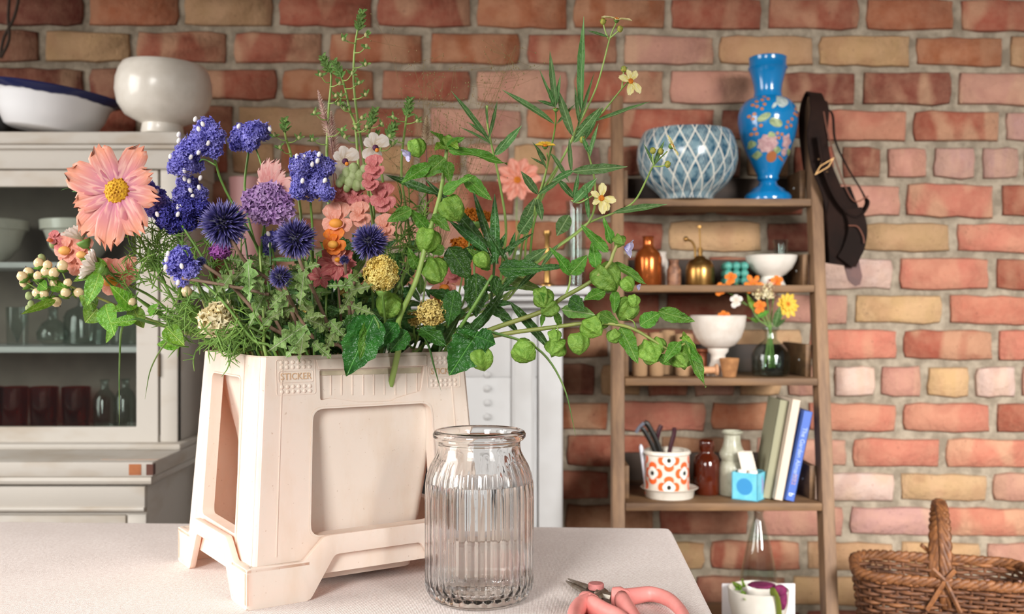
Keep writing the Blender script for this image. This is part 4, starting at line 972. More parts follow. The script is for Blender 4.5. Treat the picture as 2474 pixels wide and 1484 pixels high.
for r_ in range(NRW):
    t = (r_+.5)/NRW; pts = []
    lp = bring(t, NS*4); lpo = bring(t, NS*4, .0035); lpi = bring(t, NS*4, -.0035)
    for q in range(NS*4):
        ph = math.cos(PI*q/4+(PI if r_ % 2 else 0)); src = lpo if ph > .3 else (lpi if ph < -.3 else lp)
        pts.append((BCX+src[q][0], BCY+src[q][1], BZ0+(BZ1-BZ0)*t))
    pts.append(pts[0]); TB().tube(pts, .0042, 5, False).build('weaver', wkl if r_ % 5 == 4 else wk, bas, smooth=180)
for k_ in range(3):                         # plaited rim
    n_ = 120; lp = bring(1, n_); pts = []
    for q in range(n_+1):
        a = 2*PI*q*22/n_+2*PI*k_/3; x, y = lp[q % n_]; s_ = 1+.03*math.cos(a)
        pts.append((BCX+x*s_, BCY+y*s_*1.02, BZ1+.004+.006*math.sin(a)))
    TB().tube(pts, .0062, 6, False).build('rim_strand', wkl, bas, smooth=180)
hb, hf = Vector((BCX-.01, BCY+.102, BZ1-.04)), Vector((BCX-.01, BCY-.102, BZ1-.04))
top = zz(1216, BCY)
for k_ in range(5):                         # twisted handle
    pts = []
    for q in range(61):
        t = q/60; a = PI*t; c_ = Vector((BCX-.005-.008*math.sin(a)*0, BCY+.100*math.cos(a), BZ1-.04+(top-BZ1+.04)*math.sin(a)**.62))
        ph = 2*PI*(t*4.5+k_/5); pts.append(c_+Vector((math.cos(ph)*.0072, math.sin(ph)*.0072*math.sin(a), math.sin(ph)*.0072*abs(math.cos(a)))))
    TB().tube(pts, .0062, 6).build('handle_strand', wkl, bas, smooth=180)
for s_ in (-1, 1):
    for q in (-1, 1):
        TB().tube([(BCX-.01+q*.03, BCY-s_*-.108, BZ1-.05), (BCX-.008, BCY+s_*.112, BZ1+.01), (BCX-.01-q*.02, BCY+s_*.106, BZ1+.03)], .0048, 6).build('binding', wkl, bas)
# ---------------------------------------------------------------- plant building blocks
rf_ = random.Random(21)
def leaf_mat(name, c1, c2, vein, rough=.45, transl=.3, teeth=9):
    m, nt, b, new, link = nodes_of(name)
    tc = new('ShaderNodeTexCoord'); sp = new('ShaderNodeSeparateXYZ'); oi = new('ShaderNodeObjectInfo'); link(tc.outputs['Object'], sp.inputs[0])
    ax_ = math_node(nt, 'ABSOLUTE', sp.outputs[0])
    mid = ramp(nt, ax_, .016, .004)
    side = math_node(nt, 'FRACT', math_node(nt, 'MULTIPLY', math_node(nt, 'SUBTRACT', sp.outputs[1], math_node(nt, 'MULTIPLY', ax_, .8)), teeth))
    sv = ramp(nt, math_node(nt, 'ABSOLUTE', math_node(nt, 'SUBTRACT', side, .5)), .07, .0)
    n_ = noise_tex(nt, tc.outputs['Object'], 6, 3)
    c = mixc(nt, ramp(nt, n_, .35, .65), lin(c1), lin(c2))
    c = mixc(nt, math_node(nt, 'MAXIMUM', mid, math_node(nt, 'MULTIPLY', sv, .3)), c, lin(vein))
    hs = new('ShaderNodeHueSaturation'); link(c, hs.inputs['Color']); link(math_node(nt, 'MULTIPLY_ADD', oi.outputs['Random'], .5, .75), hs.inputs['Value'])
    link(math_node(nt, 'MULTIPLY_ADD', oi.outputs['Random'], .03, .485), hs.inputs['Hue'])
    link(hs.outputs[0], b.inputs['Base Color']); b.inputs['Roughness'].default_value = rough
    bump_to(nt, b, math_node(nt, 'SUBTRACT', n_, math_node(nt, 'MULTIPLY', math_node(nt, 'MAXIMUM', mid, sv), .6)), .5, .02)
    translucent(nt, b, hs.outputs[0], transl); return m
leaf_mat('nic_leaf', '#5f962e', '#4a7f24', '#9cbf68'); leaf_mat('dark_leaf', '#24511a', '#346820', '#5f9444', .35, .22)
leaf_mat('bidens_leaf', '#456e36', '#5c8646', '#8cae74', .6, .25, 14); leaf_mat('hyp_leaf', '#74a02c', '#5a8c26', '#a9c560', .4, .35, 6)
leaf_mat('thistle_leaf', '#6b8c42', '#86a060', '#b3b89a', .7, .2, 7); leaf_mat('blade', '#2e5420', '#426e2a', '#6f9660', .4, .25, 2)
leaf_mat('young_leaf', '#8bb53a', '#6ea032', '#b8d070', .45, .4); leaf_mat('sage_leaf', '#5d8638', '#76994a', '#a4b880', .55, .3)
def leaf_mesh(width, prof, teeth=0, tamp=.0, fold=.12, curl=.2, wave=0., nv=12, seed=0, m=None, lobes=0):
    r = random.Random(seed); vs = []; fs = []; nu = 4
    for i in range(nv+1):
        t = i/nv; w = width*prof(t)*.5
        if teeth: ph = (t*teeth) % 1.0; w *= 1+tamp*(ph-.5)*2*(1 if i % 2 else .4)
        if lobes: w *= .34+.78*abs(math.sin(PI*t*lobes))**1.3
        for j in range(nu+1):
            s = (j/nu-.5)*2
            z = fold*abs(s)*w*2+curl*math.sin(t*PI*.5)*t*-.5+wave*math.sin(t*9+seed+s)*abs(s)*.06+r.uniform(-.006, .006)
            vs.append((s*w, t-(lobes and abs(s)*.1 or 0)*(1-t), z))
    for i in range(nv):
        for j in range(nu): a = i*(nu+1)+j; fs.append((a, a+1, a+nu+2, a+nu+1))
    return MB().add([Vector(v) for v in vs], fs).mesh('leaf', m, 180, fix=False)
ov = lambda t: max(0, math.sin(PI*min(1, t**.72)))**.8*(1-.25*t)
la = lambda t: max(.02, math.sin(PI*t**.8))**.9
stp = lambda t: max(0, min(1, t*9+.25, (1-t)*2.2))
KIND = {}
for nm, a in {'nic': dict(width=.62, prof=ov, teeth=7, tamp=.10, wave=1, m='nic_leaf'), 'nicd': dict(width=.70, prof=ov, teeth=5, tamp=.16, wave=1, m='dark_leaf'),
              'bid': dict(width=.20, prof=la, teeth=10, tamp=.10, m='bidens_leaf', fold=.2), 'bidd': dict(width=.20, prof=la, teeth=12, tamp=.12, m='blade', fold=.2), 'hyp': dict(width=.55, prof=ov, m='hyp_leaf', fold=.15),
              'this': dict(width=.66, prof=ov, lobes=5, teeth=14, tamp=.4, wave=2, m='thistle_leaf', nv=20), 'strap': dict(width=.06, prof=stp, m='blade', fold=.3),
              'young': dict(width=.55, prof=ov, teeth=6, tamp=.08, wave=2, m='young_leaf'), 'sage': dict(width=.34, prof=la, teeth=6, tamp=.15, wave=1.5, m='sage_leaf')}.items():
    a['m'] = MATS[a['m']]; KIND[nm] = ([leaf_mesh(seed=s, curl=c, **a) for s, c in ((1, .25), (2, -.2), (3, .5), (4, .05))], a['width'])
def lf(par, a, b, w, kind='nic', nrm=None, name='leaf', var=None):
    """leaf from a to b (world), w = width in metres"""
    a, b = Vector(a), Vector(b); L = (b-a).length; ms, w0 = KIND[kind]
    n_ = Vector(nrm) if nrm else Vector((rf_.uniform(-.5, .5), -1, rf_.uniform(-.1, .7)))
    return inst(name, ms[var if var is not None else rf_.randrange(len(ms))], par, frame(a, b-a, n_, (w/w0, L, L*.8)))
def lfp(par, d, rows, kind='nic'):
    """leaves in pixels: (x0, y0, x1, y1, width[, kind])"""
    for r in rows:
        d0 = d+rf_.uniform(-.012, .012); d1_ = d0+rf_.uniform(-.03, .01)
        lf(par, P(r[0], r[1], d0), P(r[2], r[3], d1_), r[4]*d/F, r[5] if len(r) > 5 else kind)
def tint(name, c1, c2=None, rough=.6, transl=.0, ns=20, **k): return mat(name, c1, rough, 0, c2, ns, transl=transl, **k)
ST = {'g': tint('stem_green', '#6f9440', '#5a7f36', .5), 'd': tint('stem_dark', '#3e5f2c', '#2f4d24', .5), 'p': tint('stem_pale', '#94ad5c', '#7f9c4a', .5), 'y': tint('stem_olive', '#8a8f4a', '#73803c', .5), 'r': tint('stem_brownish', '#8b6f5c', '#6f5a48', .6), 'm': tint('stem_maroon', '#6d3a34', '#55302c', .6)}
def stem(par, pts, r0, r1, c='g', name='stem', k=5, n=6):
    pts = spline(pts, k); n_ = len(pts)
    return MB().tube(pts, [r0+(r1-r0)*i/(n_-1) for i in range(n_)], n).build(name, ST[c], par, smooth=180)
def inb(fu, fv, z=.02): return bloc(.062+fu*(BW-.124), .062+fv*(BD-.124), .11+z)     # point in the bucket's water
def rim(fu, fv): return bloc(.045+fu*(BW-.09), .045+fv*(BD-.09), BH-.005)            # point in the bucket's mouth
def from_bucket(fu, fv, pts, d):
    """stem path: water, mouth, then pixels at the given depths"""
    n_ = len(pts); r = rim(fu, fv); out = [inb(.5+(fu-.5)*.5, .5+(fv-.5)*.5), r]
    for i, p in enumerate(pts):
        dd = p[2] if len(p) > 2 else r.y+(d-r.y)*(i+1)/n_
        out.append(P(p[0], p[1], dd))
    return out
def plant(name, label, cat, head, group=None): return thing(name, label, cat, head, group)
# petals
def petal_mesh(width, ridges=3, notch=.08, cup=.12, m=None, seed=0, tipw=.55, nv=8, nu=6):
    r = random.Random(seed); vs = []; fs = []
    for i in range(nv+1):
        t = i/nv; w = width*.5*(.16+.84*math.sin(PI*.5*min(1, t/tipw))**1.1)*(1 if t < .8 else 1-.45*((t-.8)/.2)**2)
        for j in range(nu+1):
            s = (j/nu-.5)*2
            y = t-(notch*(.5+.5*math.cos(s*PI*ridges))*max(0, (t-.7)/.3))-.10*abs(s)**2*t
            z = cup*(s*s*.35*w/width*2-t*t*.5)+.055*math.cos(s*PI*ridges)*min(1, t*2)+r.uniform(-.008, .008)
            vs.append((s*w, y, z))
    for i in range(nv):
        for j in range(nu): a = i*(nu+1)+j; fs.append((a, a+1, a+nu+2, a+nu+1))
    return MB().add([Vector(v) for v in vs], fs).mesh('petal', m, 180, fix=False)
def petal_mat(name, base, tip, streak, transl=.3, lo=.1, hi=.8):
    m, nt, b, new, link = nodes_of(name)
    tc = new('ShaderNodeTexCoord'); sp = new('ShaderNodeSeparateXYZ'); link(tc.outputs['Object'], sp.inputs[0]); oi = new('ShaderNodeObjectInfo')
    c = mixc(nt, ramp(nt, sp.outputs[1], lo, hi), lin(base), lin(tip))
    st = ramp(nt, noise_tex(nt, tc.outputs['Object'], 9, 2, .5, (1.4, .16, 1)), .48, .62)
    c = mixc(nt, math_node(nt, 'MULTIPLY', st, .75), c, lin(streak))
    link(c, b.inputs['Base Color']); b.inputs['Roughness'].default_value = .6; translucent(nt, b, c, transl); return m
PM = {'peach': petal_mat('petal_peach', '#c9789a', '#e8997c', '#f0bcae'), 'pinkpale': petal_mat('petal_pink_pale', '#e0a09c', '#ebbab2', '#d98b88'),
      'lemon': petal_mat('petal_lemon', '#d8c860', '#efe6a8', '#f4eec4', .35), 'gold': petal_mat('petal_gold', '#e0a820', '#eec640', '#f2d060'),
      'orange': petal_mat('petal_orange', '#d8600f', '#ee7d18', '#f09428'), 'white': petal_mat('petal_white', '#d9c3a8', '#efe4dc', '#f4ece8'),
      'rose': petal_mat('petal_rose', '#b85a5c', '#cf7476', '#e0988e'), 'violet': petal_mat('petal_violet', '#8a80cc', '#cfc9ee', '#e4e0f4'), 'coral': petal_mat('petal_coral', '#d98468', '#e9a08c', '#efb8a6'), 'cream': petal_mat('petal_cream', '#e8d7a8', '#f0e3c4', '#f4ecd6')}
PET = {}
def petals(kind, width=.6, ridges=3, notch=.08, cup=.12, tipw=.55):
    key = (kind, width, ridges, notch, cup, tipw)
    if key not in PET: PET[key] = [petal_mesh(width, ridges, notch, cup, PM[kind], s, tipw) for s in range(3)]
    return PET[key]
def daisy(par, c, nrm, R_, n, kind, width=.6, ridges=3, notch=.08, cup=.15, lift=.12, disc=None, dr=.22, start=0., jit=.12, up=None, name='petal', angs=None, tipw=.55):
    """ring of petals around c facing nrm; R_ is the petal length in metres"""
    z = Vector(nrm).normalized(); x = Vector((1, 0, 0)); x = (x-z*x.dot(z)).normalized(); y = z.cross(x)
    ms = petals(kind, width, ridges, notch, cup, tipw)
    for i in range(n if angs is None else len(angs)):
        if angs is None: a = start+2*PI*i/n+rf_.uniform(-jit, jit)*.5; L = R_*(1+rf_.uniform(-jit, jit))
        else: a = math.radians(angs[i][0]); L = R_*angs[i][1]
        dirv = (x*math.cos(a)+y*math.sin(a)); dv_ = (dirv+z*(lift+rf_.uniform(-.5, .5)*jit)).normalized()
        inst(name, ms[i % 3], par, frame(c+dirv*R_*dr*.35, dv_, z, (L, L, L)))
    if disc:
        mb = MB(); r = R_*dr; T = Matrix((x, y, z)).transposed().to_4x4(); T.translation = c
        mb.lathe([(0, r*.45), (r*.5, r*.42), (r*.85, r*.25), (r, 0), (r*.7, -r*.2), (0, -r*.2)], 14, M=T)
        for i in range(46):
            q = math.sqrt((i+.5)/46)*r*.95; a = i*2.39996; p = T @ Vector((q*math.cos(a), q*math.sin(a), r*.45*(1-(q/r)**2)+r*.06)); mb.ball(p, r*.10, 5, 3)
        mb.build('flower_centre', disc, par, 180)
def calyx(par, c, nrm, r, m='g'):
    z = Vector(nrm).normalized(); T = frame(c-z*r*.2, z, z.orthogonal(), (1, 1, 1)) @ Matrix.Rotation(-PI/2, 4, 'X')
    MB().lathe([(0, -r*1.1), (r*.5, -r*.9), (r*.9, -r*.3), (r, r*.1), (0, r*.1)], 10, M=T).build('calyx', ST[m], par, 180)
# ruffled floret used for statice, scabious and pompons
def floret_verts(r):
    n = 15; vs = [Vector((0, 0, -.28))]
    for j, (q, z) in enumerate(((.42, -.02), (1.0, .12))):
        for i in range(n):
            a = 2*PI*i/n; k = q*(1+(.30 if j else .08)*math.cos(5*a+.5)+(.10*math.cos(10*a) if j else 0)); vs.append(Vector((k*math.cos(a), k*math.sin(a), z+(.16*math.sin(5*a) if j else 0)+r.uniform(-.16, .16)*(1 if j else .3))))
    fs = [(0, 1+i, 1+(i+1) % n) for i in range(n)]+[(1+i, 1+(i+1) % n, 1+n+(i+1) % n, 1+n+i) for i in range(n)]
    return vs, fs
FLO = [floret_verts(random.Random(i)) for i in range(5)]
def floret_mass(par, name, balls, m, fr, dens=1.0, squash=1.0, face=True, kind='stuff'):
    """florets scattered over the surfaces of balls [(centre, radius)]"""
    mb = MB()
    for c, r in balls:
        mb.ball(c, (r*.72, r*.72, r*.72*squash), 8, 6)
        n = int(dens*26*(r/fr/2.2)**2)+5
        for i in range(n):
            z = 1-2*(i+.5)/n; a = i*2.39996+rf_.random()*.5; q = math.sqrt(max(0, 1-z*z)); dv_ = Vector((q*math.cos(a), q*math.sin(a), z))
            if face and dv_.y > .55: continue
            v, f = FLO[rf_.randrange(5)]; s = fr*rf_.uniform(.75, 1.2)
            tw_ = (dv_+Vector([rf_.uniform(-.6, .6) for _ in range(3)])).normalized()
            p = Vector((dv_.x*r, dv_.y*r, dv_.z*r*squash))*rf_.uniform(.78, 1.12)
            mb.add(v, f, frame(c+p, tw_.orthogonal(), tw_, (s, s, s)))
    return mb.build(name, m, par, 180, fix=False, kind=kind)
# ---------------------------------------------------------------- the cut flowers in the bucket
# --- big peach cosmos at the left
yel = tint('disc_yellow', '#d8a820', '#b07a12', .8, ns=200)
p = plant('cosmos', 'large peach-pink cosmos flower facing forwards at the left of the bunch', 'flower', P(283, 462, 1.38))
daisy(p, P(283, 462, 1.38), (-.12, -1, .12), .062, 8, 'peach', .56, 3, .12, .14, .10, yel, .29, jit=.3, angs=[(66, 1.06), (116, 1.06), (158, 1.2), (196, .95), (226, 1.18), (266, 1.24), (304, 1.12), (348, .9), (28, .8)])
stem(p, from_bucket(.05, .6, [(470, 800), (400, 690), (320, 540)], 1.42)+[P(290, 475, 1.40)], .0022, .0016, 'g'); calyx(p, P(283, 463, 1.392), (0, -1, .1), .011)
lfp(p, 1.43, [(170, 455, 145, 455, 5, 'bid'), (200, 462, 172, 463, 5, 'bid')])
# --- pale pink cosmos seen from the side
p = plant('cosmos', 'pale pink striped cosmos seen from behind, above the lilac scabious', 'flower', P(655, 455, 1.45))
daisy(p, P(648, 462, 1.45), (-.35, -.9, .1), .044, 7, 'pinkpale', .5, 3, .12, .2, .35, None, angs=[(82, 1.), (62, 1.05), (100, .8), (38, .9), (5, 1.15), (-25, 1.2), (-50, 1.0), (130, .5)])
stem(p, from_bucket(.25, .6, [(650, 700), (640, 560), (646, 480)], 1.46)+[P(648, 463, 1.455)], .002, .0014, 'g'); calyx(p, P(648, 463, 1.445), (.3, .2, .9), .009)
# --- blue statice
sb = tint('statice_blue', '#7874cc', '#a29ee8', .7, .3, 60, ovar=.1); sdk = tint('statice_dark', '#37348e', '#524fae', .7, .15, 60)  # sdk: statice blue with shade put into its colour
wb = MB().ball((0, 0, 0), (1, 1, 1.5), 8, 6).mesh('white_bud', tint('bud_white', '#ece6e4', None, .6), 180)
def statice(label, balls, d, path, fu, fv, buds=(), m=sb, branches=()):
    c0_ = P(balls[0][0], balls[0][1], d); p = plant('statice', label, 'flower', c0_, 'blue statice in the bunch')
    bl_ = [(P(x, y, d+rf_.uniform(-.012, .012)), r*d/F) for x, y, r in balls]
    floret_mass(p, 'florets', bl_, m, .0046, 1.3)
    for x, y in buds: inst('white_bud', wb, p, Matrix.Translation(P(x, y, d-.016)) @ Matrix.Rotation(rf_.uniform(-.5, .5), 4, 'Y') @ Matrix.Diagonal((.0029, .0029, .0027, 1)))
    pts = from_bucket(fu, fv, path, d); stem(p, pts, .0022, .0016, 'g')
    for b_ in branches: stem(p, [P(x, y, d+.004) for x, y in b_], .0014, .0012, 'g', 'branch')
    return p
statice('tall blue statice spray with three stacked clusters at upper left', [(500, 312, 26), (520, 330, 22), (478, 345, 26), (455, 362, 24), (440, 392, 26), (470, 395, 20), (425, 405, 16), (515, 360, 20)], 1.40, [(640, 640), (545, 460), (520, 390), (500, 330)], .2, .4,
        [(472, 288), (432, 325), (490, 300), (480, 312), (503, 346), (480, 368), (461, 380), (445, 412), (412, 378), (432, 340)], branches=[[(522, 400), (490, 385), (470, 408)]])
statice('single round blue statice cluster above the pink cosmos', [(585, 325, 24), (615, 318, 24), (635, 318, 18), (575, 345, 20), (605, 345, 20)], 1.46, [(620, 600), (592, 470), (600, 370), (605, 335)], .3, .5, [(577, 305), (598, 318), (652, 312)], branches=[[(618, 480), (632, 410), (618, 358)]])
statice('broad blue statice pair beside the green snapdragon buds', [(725, 400, 24), (755, 395, 26), (785, 405, 22), (730, 425, 24), (765, 425, 24), (745, 455, 26), (775, 455, 24), (790, 468, 16), (720, 460, 18)], 1.40, [(760, 700), (755, 560), (750, 475), (752, 420)], .4, .3,
        [(717, 378), (735, 380), (771, 373), (754, 397), (730, 410), (767, 389), (731, 437), (785, 436)])
statice('blue statice clusters beside the big cosmos', [(360, 455, 16), (375, 480, 26), (395, 500, 22), (372, 505, 18), (455, 452, 28), (475, 470, 22), (440, 470, 20)], 1.42, [(520, 760), (440, 590), (400, 520), (378, 490)], .1, .3, [(353, 446), (380, 463), (360, 470), (446, 432), (457, 437), (484, 430), (460, 460), (481, 453), (465, 475), (492, 486)], branches=[[(440, 590), (450, 520), (458, 470)]])
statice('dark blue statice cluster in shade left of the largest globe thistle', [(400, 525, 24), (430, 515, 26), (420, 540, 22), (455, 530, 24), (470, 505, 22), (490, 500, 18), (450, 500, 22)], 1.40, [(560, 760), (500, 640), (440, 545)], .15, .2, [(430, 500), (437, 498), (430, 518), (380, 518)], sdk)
statice('low blue statice cluster over the feathery foliage', [(435, 620, 24), (445, 645, 26), (420, 640, 20), (460, 650, 20), (440, 670, 18)], 1.36, [(610, 820), (540, 730), (470, 665)], .05, .0, [(406, 613), (402, 627), (400, 646), (439, 643), (430, 683)])
statice('small blue statice tuft behind the middle globe thistles', [(655, 580, 18), (648, 600, 14), (668, 570, 12)], 1.44, [(700, 780), (670, 660), (655, 590)], .35, .3, [(648, 565), (652, 592)])
# --- globe thistles
def globe(label, px, py, r, d, path, fu, fv, sc='r'):
    c_ = P(px, py, d); R_ = r*d/F; p = plant('globe_thistle', label, 'flower', c_, 'globe thistles in the bunch')
    m = MATS.get('globe_spikes')
    if not m:
        m, nt, b, new, link = nodes_of('globe_spikes'); at = new('ShaderNodeAttribute'); at.attribute_name = 'tip'
        c = mixc(nt, ramp(nt, at.outputs['Fac'], .0, .55), lin('#14122c'), lin('#35306e')); c = mixc(nt, ramp(nt, at.outputs['Fac'], .6, 1.), c, lin('#8d86c4'))
        link(c, b.inputs['Base Color']); b.inputs['Roughness'].default_value = .6
    mb = MB(); mb.ball(c_, R_*.52, 14, 10); tips = [0.]*len(mb.v); n = 420 if r > 40 else 260
    for i in range(n):
        z = 1-2*(i+.5)/n; a = i*2.39996; q = math.sqrt(1-z*z); dv_ = (Vector((q*math.cos(a), q*math.sin(a), z))+Vector([rf_.uniform(-.12, .12) for _ in range(3)])).normalized()
        L = R_*rf_.uniform(.84, 1.04); u = dv_.orthogonal().normalized(); w = dv_.cross(u); b0 = c_+dv_*R_*.45; b1 = c_+dv_*L*.72; s = R_*.045
        vs = [b0+u*s, b0+(w*.87-u*.5)*s, b0-(w*.87+u*.5)*s, b1+u*s*.9, b1+(w*.87-u*.5)*s*.9, b1-(w*.87+u*.5)*s*.9, c_+dv_*L]
        mb.add(vs, [(0, 1, 4, 3), (1, 2, 5, 4), (2, 0, 3, 5), (3, 4, 6), (4, 5, 6), (5, 3, 6)]); tips += [0, 0, 0, .55, .55, .55, 1.]
    o = mb.build('spiky_head', m, p, 60, fix=False); at = o.data.attributes.new('tip', 'FLOAT', 'POINT'); at.data.foreach_set('value', tips)
    stem(p, from_bucket(fu, fv, path, d)+[P(px, py+r*.3, d+.005)], .0032, .0022, sc); return p
globe('largest dark blue globe thistle at the left', 541, 541, 64, 1.36, [(735, 815), (680, 705), (600, 640), (565, 590)], .35, .1)
t2 = globe('dark blue globe thistle in the middle of the bunch', 715, 577, 55, 1.36, [(800, 800), (765, 720), (728, 640)], .45, .1)
t3 = globe('dark blue globe thistle beside the orange snapdragon', 893, 585, 49, 1.38, [(860, 790), (850, 700), (885, 640)], .55, .2)
t4 = globe('small half-open globe thistle below the middle one', 678, 670, 32, 1.35, [(770, 830), (720, 760), (690, 700)], .4, .0)
globe('tiny globe thistle bud beside the low blue statice', 486, 632, 14, 1.37, [(640, 780), (560, 690), (500, 645)], .2, .1)
globe('tiny globe thistle bud under the orange snapdragon', 832, 628, 14, 1.40, [(850, 800), (840, 700), (834, 640)], .55, .2)
# grey-green lobed thistle leaves, on the stems they grow from
for q, d, rows in ((t2, 1.36, [(735, 660, 722, 735, 40), (735, 740, 790, 800, 40), (800, 780, 850, 830, 42), (725, 650, 775, 640, 36), (728, 655, 690, 690, 34), (790, 790, 740, 770, 40), (810, 800, 780, 860, 36)]),
                   (t4, 1.35, [(690, 730, 620, 800, 40), (705, 745, 650, 770, 36), (730, 790, 655, 845, 60), (735, 800, 720, 872, 46), (760, 830, 800, 868, 34), (740, 770, 780, 760, 34), (690, 705, 650, 745, 34), (740, 800, 690, 865, 44)]),
                   (t3, 1.38, [(850, 700, 900, 690, 40), (850, 705, 820, 760, 36), (855, 740, 905, 760, 34), (868, 660, 830, 690, 34), (855, 770, 810, 830, 42), (850, 690, 790, 690, 36)])):
    for r in rows: lfp(q, d, [r+('this',)])
p = plant('thistle_foliage', 'grey-green jagged thistle foliage under the largest globe thistle', 'foliage', P(620, 640, 1.38))
stem(p, from_bucket(.2, .1, [(680, 800), (630, 700), (590, 640)], 1.38), .003, .002, 'r')
lfp(p, 1.37, [(600, 640, 605, 735, 46, 'this'), (598, 640, 555, 690, 42, 'this'), (600, 650, 640, 700, 40, 'this'), (585, 630, 545, 625, 36, 'this'), (560, 660, 520, 720, 38, 'this'), (640, 705, 680, 740, 34, 'this'), (640, 710, 600, 780, 40, 'this')])
stem(p, [P(440, 672, 1.36), P(520, 685, 1.36), P(600, 700, 1.37), P(650, 712, 1.37)], .0022, .0026, 'r', 'branch')
# --- lilac scabious
lil = tint('scabious_lilac', '#b488c4', '#d0aedc', .7, .3, 60); mag = tint('scabious_magenta', '#a85ab0', '#c070c4', .7, .3, 60)
p = plant('scabious', 'lilac scabious with ruffled petals above the globe thistles', 'flower', P(648, 490, 1.42))
floret_mass(p, 'florets', [(P(648, 482, 1.43), .026)], lil, .0068, 1.5, .65); floret_mass(p, 'outer_petals', [(P(x, y, 1.42), .009) for x, y in ((605, 498), (622, 514), (645, 524), (672, 522), (692, 508), (606, 480), (690, 485), (660, 462), (635, 462))], lil, .0075, 1.3)
stem(p, from_bucket(.3, .3, [(640, 700), (632, 600), (645, 510)], 1.43), .002, .0016, 'g')
p = plant('scabious', 'magenta scabious peeping out under the largest globe thistle', 'flower', P(532, 605, 1.42))
floret_mass(p, 'florets', [(P(532, 605, 1.42), .012)], mag, .006, 1.4, .7); stem(p, from_bucket(.2, .3, [(600, 760), (560, 670), (535, 610)], 1.42), .0018, .0014)
# --- yellow and cream pompons
yp = tint('pompon_yellow', '#fbec9c', '#f2d772', .7, .35, 50); cp = tint('pompon_cream', '#f6ecca', '#ead8a4', .7, .25, 50); yd = tint('pompon_straw', '#e6d184', '#d2b45c', .7, .2, 50)
def pompon(label, px, py, r, d, m, path, fu, fv, fr=.0038, sq=1.0):
    p = plant('pompon_scabious', label, 'flower', P(px, py, d), 'yellow and cream pompons in the bunch'); R_ = r*d/F
    floret_mass(p, 'florets', [(P(px, py, d), R_*.88), (P(px, py, d), R_*.6)], m, fr, 1.5, sq)
    stem(p, from_bucket(fu, fv, path, d)+[P(px, py+r*.5, d)], .002, .0016); calyx(p, P(px, py+r*.85, d), (0, -.2, 1), R_*.35); return p
pompon('bright yellow scabious pompon under the right globe thistle', 922, 662, 44, 1.37, yp, [(930, 800), (925, 720)], .6, .1, .0034, 1.05)
pompon('straw-yellow pompon low in the bunch near the rim', 1042, 756, 36, 1.41, yd, [(1030, 830), (1040, 800)], .85, .1, .0046, .9)
pompon('cream ruffled pompon at lower left above the rim', 526, 772, 44, 1.385, cp, [(590, 835), (545, 805)], .02, .2, .0095, .95)
pompon('small yellow bloom between the thistle stems', 738, 745, 15, 1.44, yp, [(740, 830), (738, 770)], .4, .4, .005)
pompon('small cream bloom left of the thistle stems', 700, 762, 14, 1.46, cp, [(705, 830), (702, 790)], .35, .5, .005)
pompon('yellow bloom hidden behind the dark leaf near the rim', 1000, 770, 16, 1.47, yd, [(1000, 840), (1000, 800)], .8, .3, .005)
pompon('small yellow bloom beside the yellow scabious stem', 838, 700, 16, 1.46, yd, [(845, 820), (840, 740)], .55, .4, .005)
# --- snapdragons
def lobes(par, c, rows, kind, nrm=(0, -1, .2), name='petal_lobe', cup=.45):
    """rounded petal lobes: (angle deg, length px, width ratio) around c at its own depth"""
    z = Vector(nrm).normalized(); x = (Vector((1, 0, 0))-z*z.x).normalized(); y = z.cross(x); d = c.y
    for a, L, w in rows:
        a = math.radians(a); dv_ = (x*math.cos(a)+y*math.sin(a)+z*rf_.uniform(.1, .5)).normalized(); L *= d/F
        inst(name, petals(kind, 1.0, 1, .06, cup, .75)[rf_.randrange(3)], par, frame(c, dv_, z, (L*w, L, L)))
def snap(label, florets, d, path, fu, fv, buds=(), top=None):
    p = plant('snapdragon', label, 'flower', P(florets[0][0], florets[0][1], d), 'snapdragons in the bunch')
    for px, py, s, kind, pal in florets:
        c = P(px, py, d+rf_.uniform(-.015, .005)); lobes(p, c, [(75, s, .95), (115, s*.95, .95), (200, s*.75, .9), (270, s*.85, 1.), (330, s*.8, .9)], kind)
        lobes(p, c+Vector((0, -.006, 0)), [(95, s*.55, .9), (250, s*.6, 1.0), (300, s*.5, 1.)], kind, (0, -1, .5), 'inner_lobe')
        if pal: MB().ball(c+Vector((0, -.012, -.004)), (s*.32*d/F, .007, s*.24*d/F), 12, 8).build('palate', tint('palate_'+pal[1:], pal, None, .6, .2), p, 180)
    for x, y, r in buds: MB().ball(P(x, y, d-.006), (r*d/F, r*d/F, r*1.2*d/F), 10, 7).build('bud', tint('bud_green', '#8d9c62', '#a9b583', .7, .1, 90), p, 180)
    stem(p, from_bucket(fu, fv, path, d), .0026, .0018); return p
snap('peach and orange snapdragon in the centre of the bunch', [(815, 535, 52, 'coral', '#f0a040'), (808, 585, 40, 'orange', '#f4b04c'), (820, 622, 26, 'coral', '#e89a28'), (870, 520, 36, 'coral', None)], 1.42, [(820, 760), (818, 650), (815, 560)], .5, .3)
sn2 = snap('rose-pink snapdragon spire with pale green buds', [(905, 405, 34, 'rose', None), (925, 480, 44, 'rose', None), (860, 475, 46, 'rose', None), (895, 440, 30, 'rose', None), (930, 550, 36, 'coral', None), (820, 470, 30, 'rose', None)], 1.44, [(900, 760), (890, 620), (870, 500), (855, 430)], .6, .4,
           [(838, 418, 12), (855, 408, 13), (870, 425, 14), (845, 440, 14), (828, 432, 11), (862, 448, 13), (880, 410, 11), (852, 425, 12), (890, 432, 10), (820, 442, 10), (838, 455, 9), (878, 448, 10)])
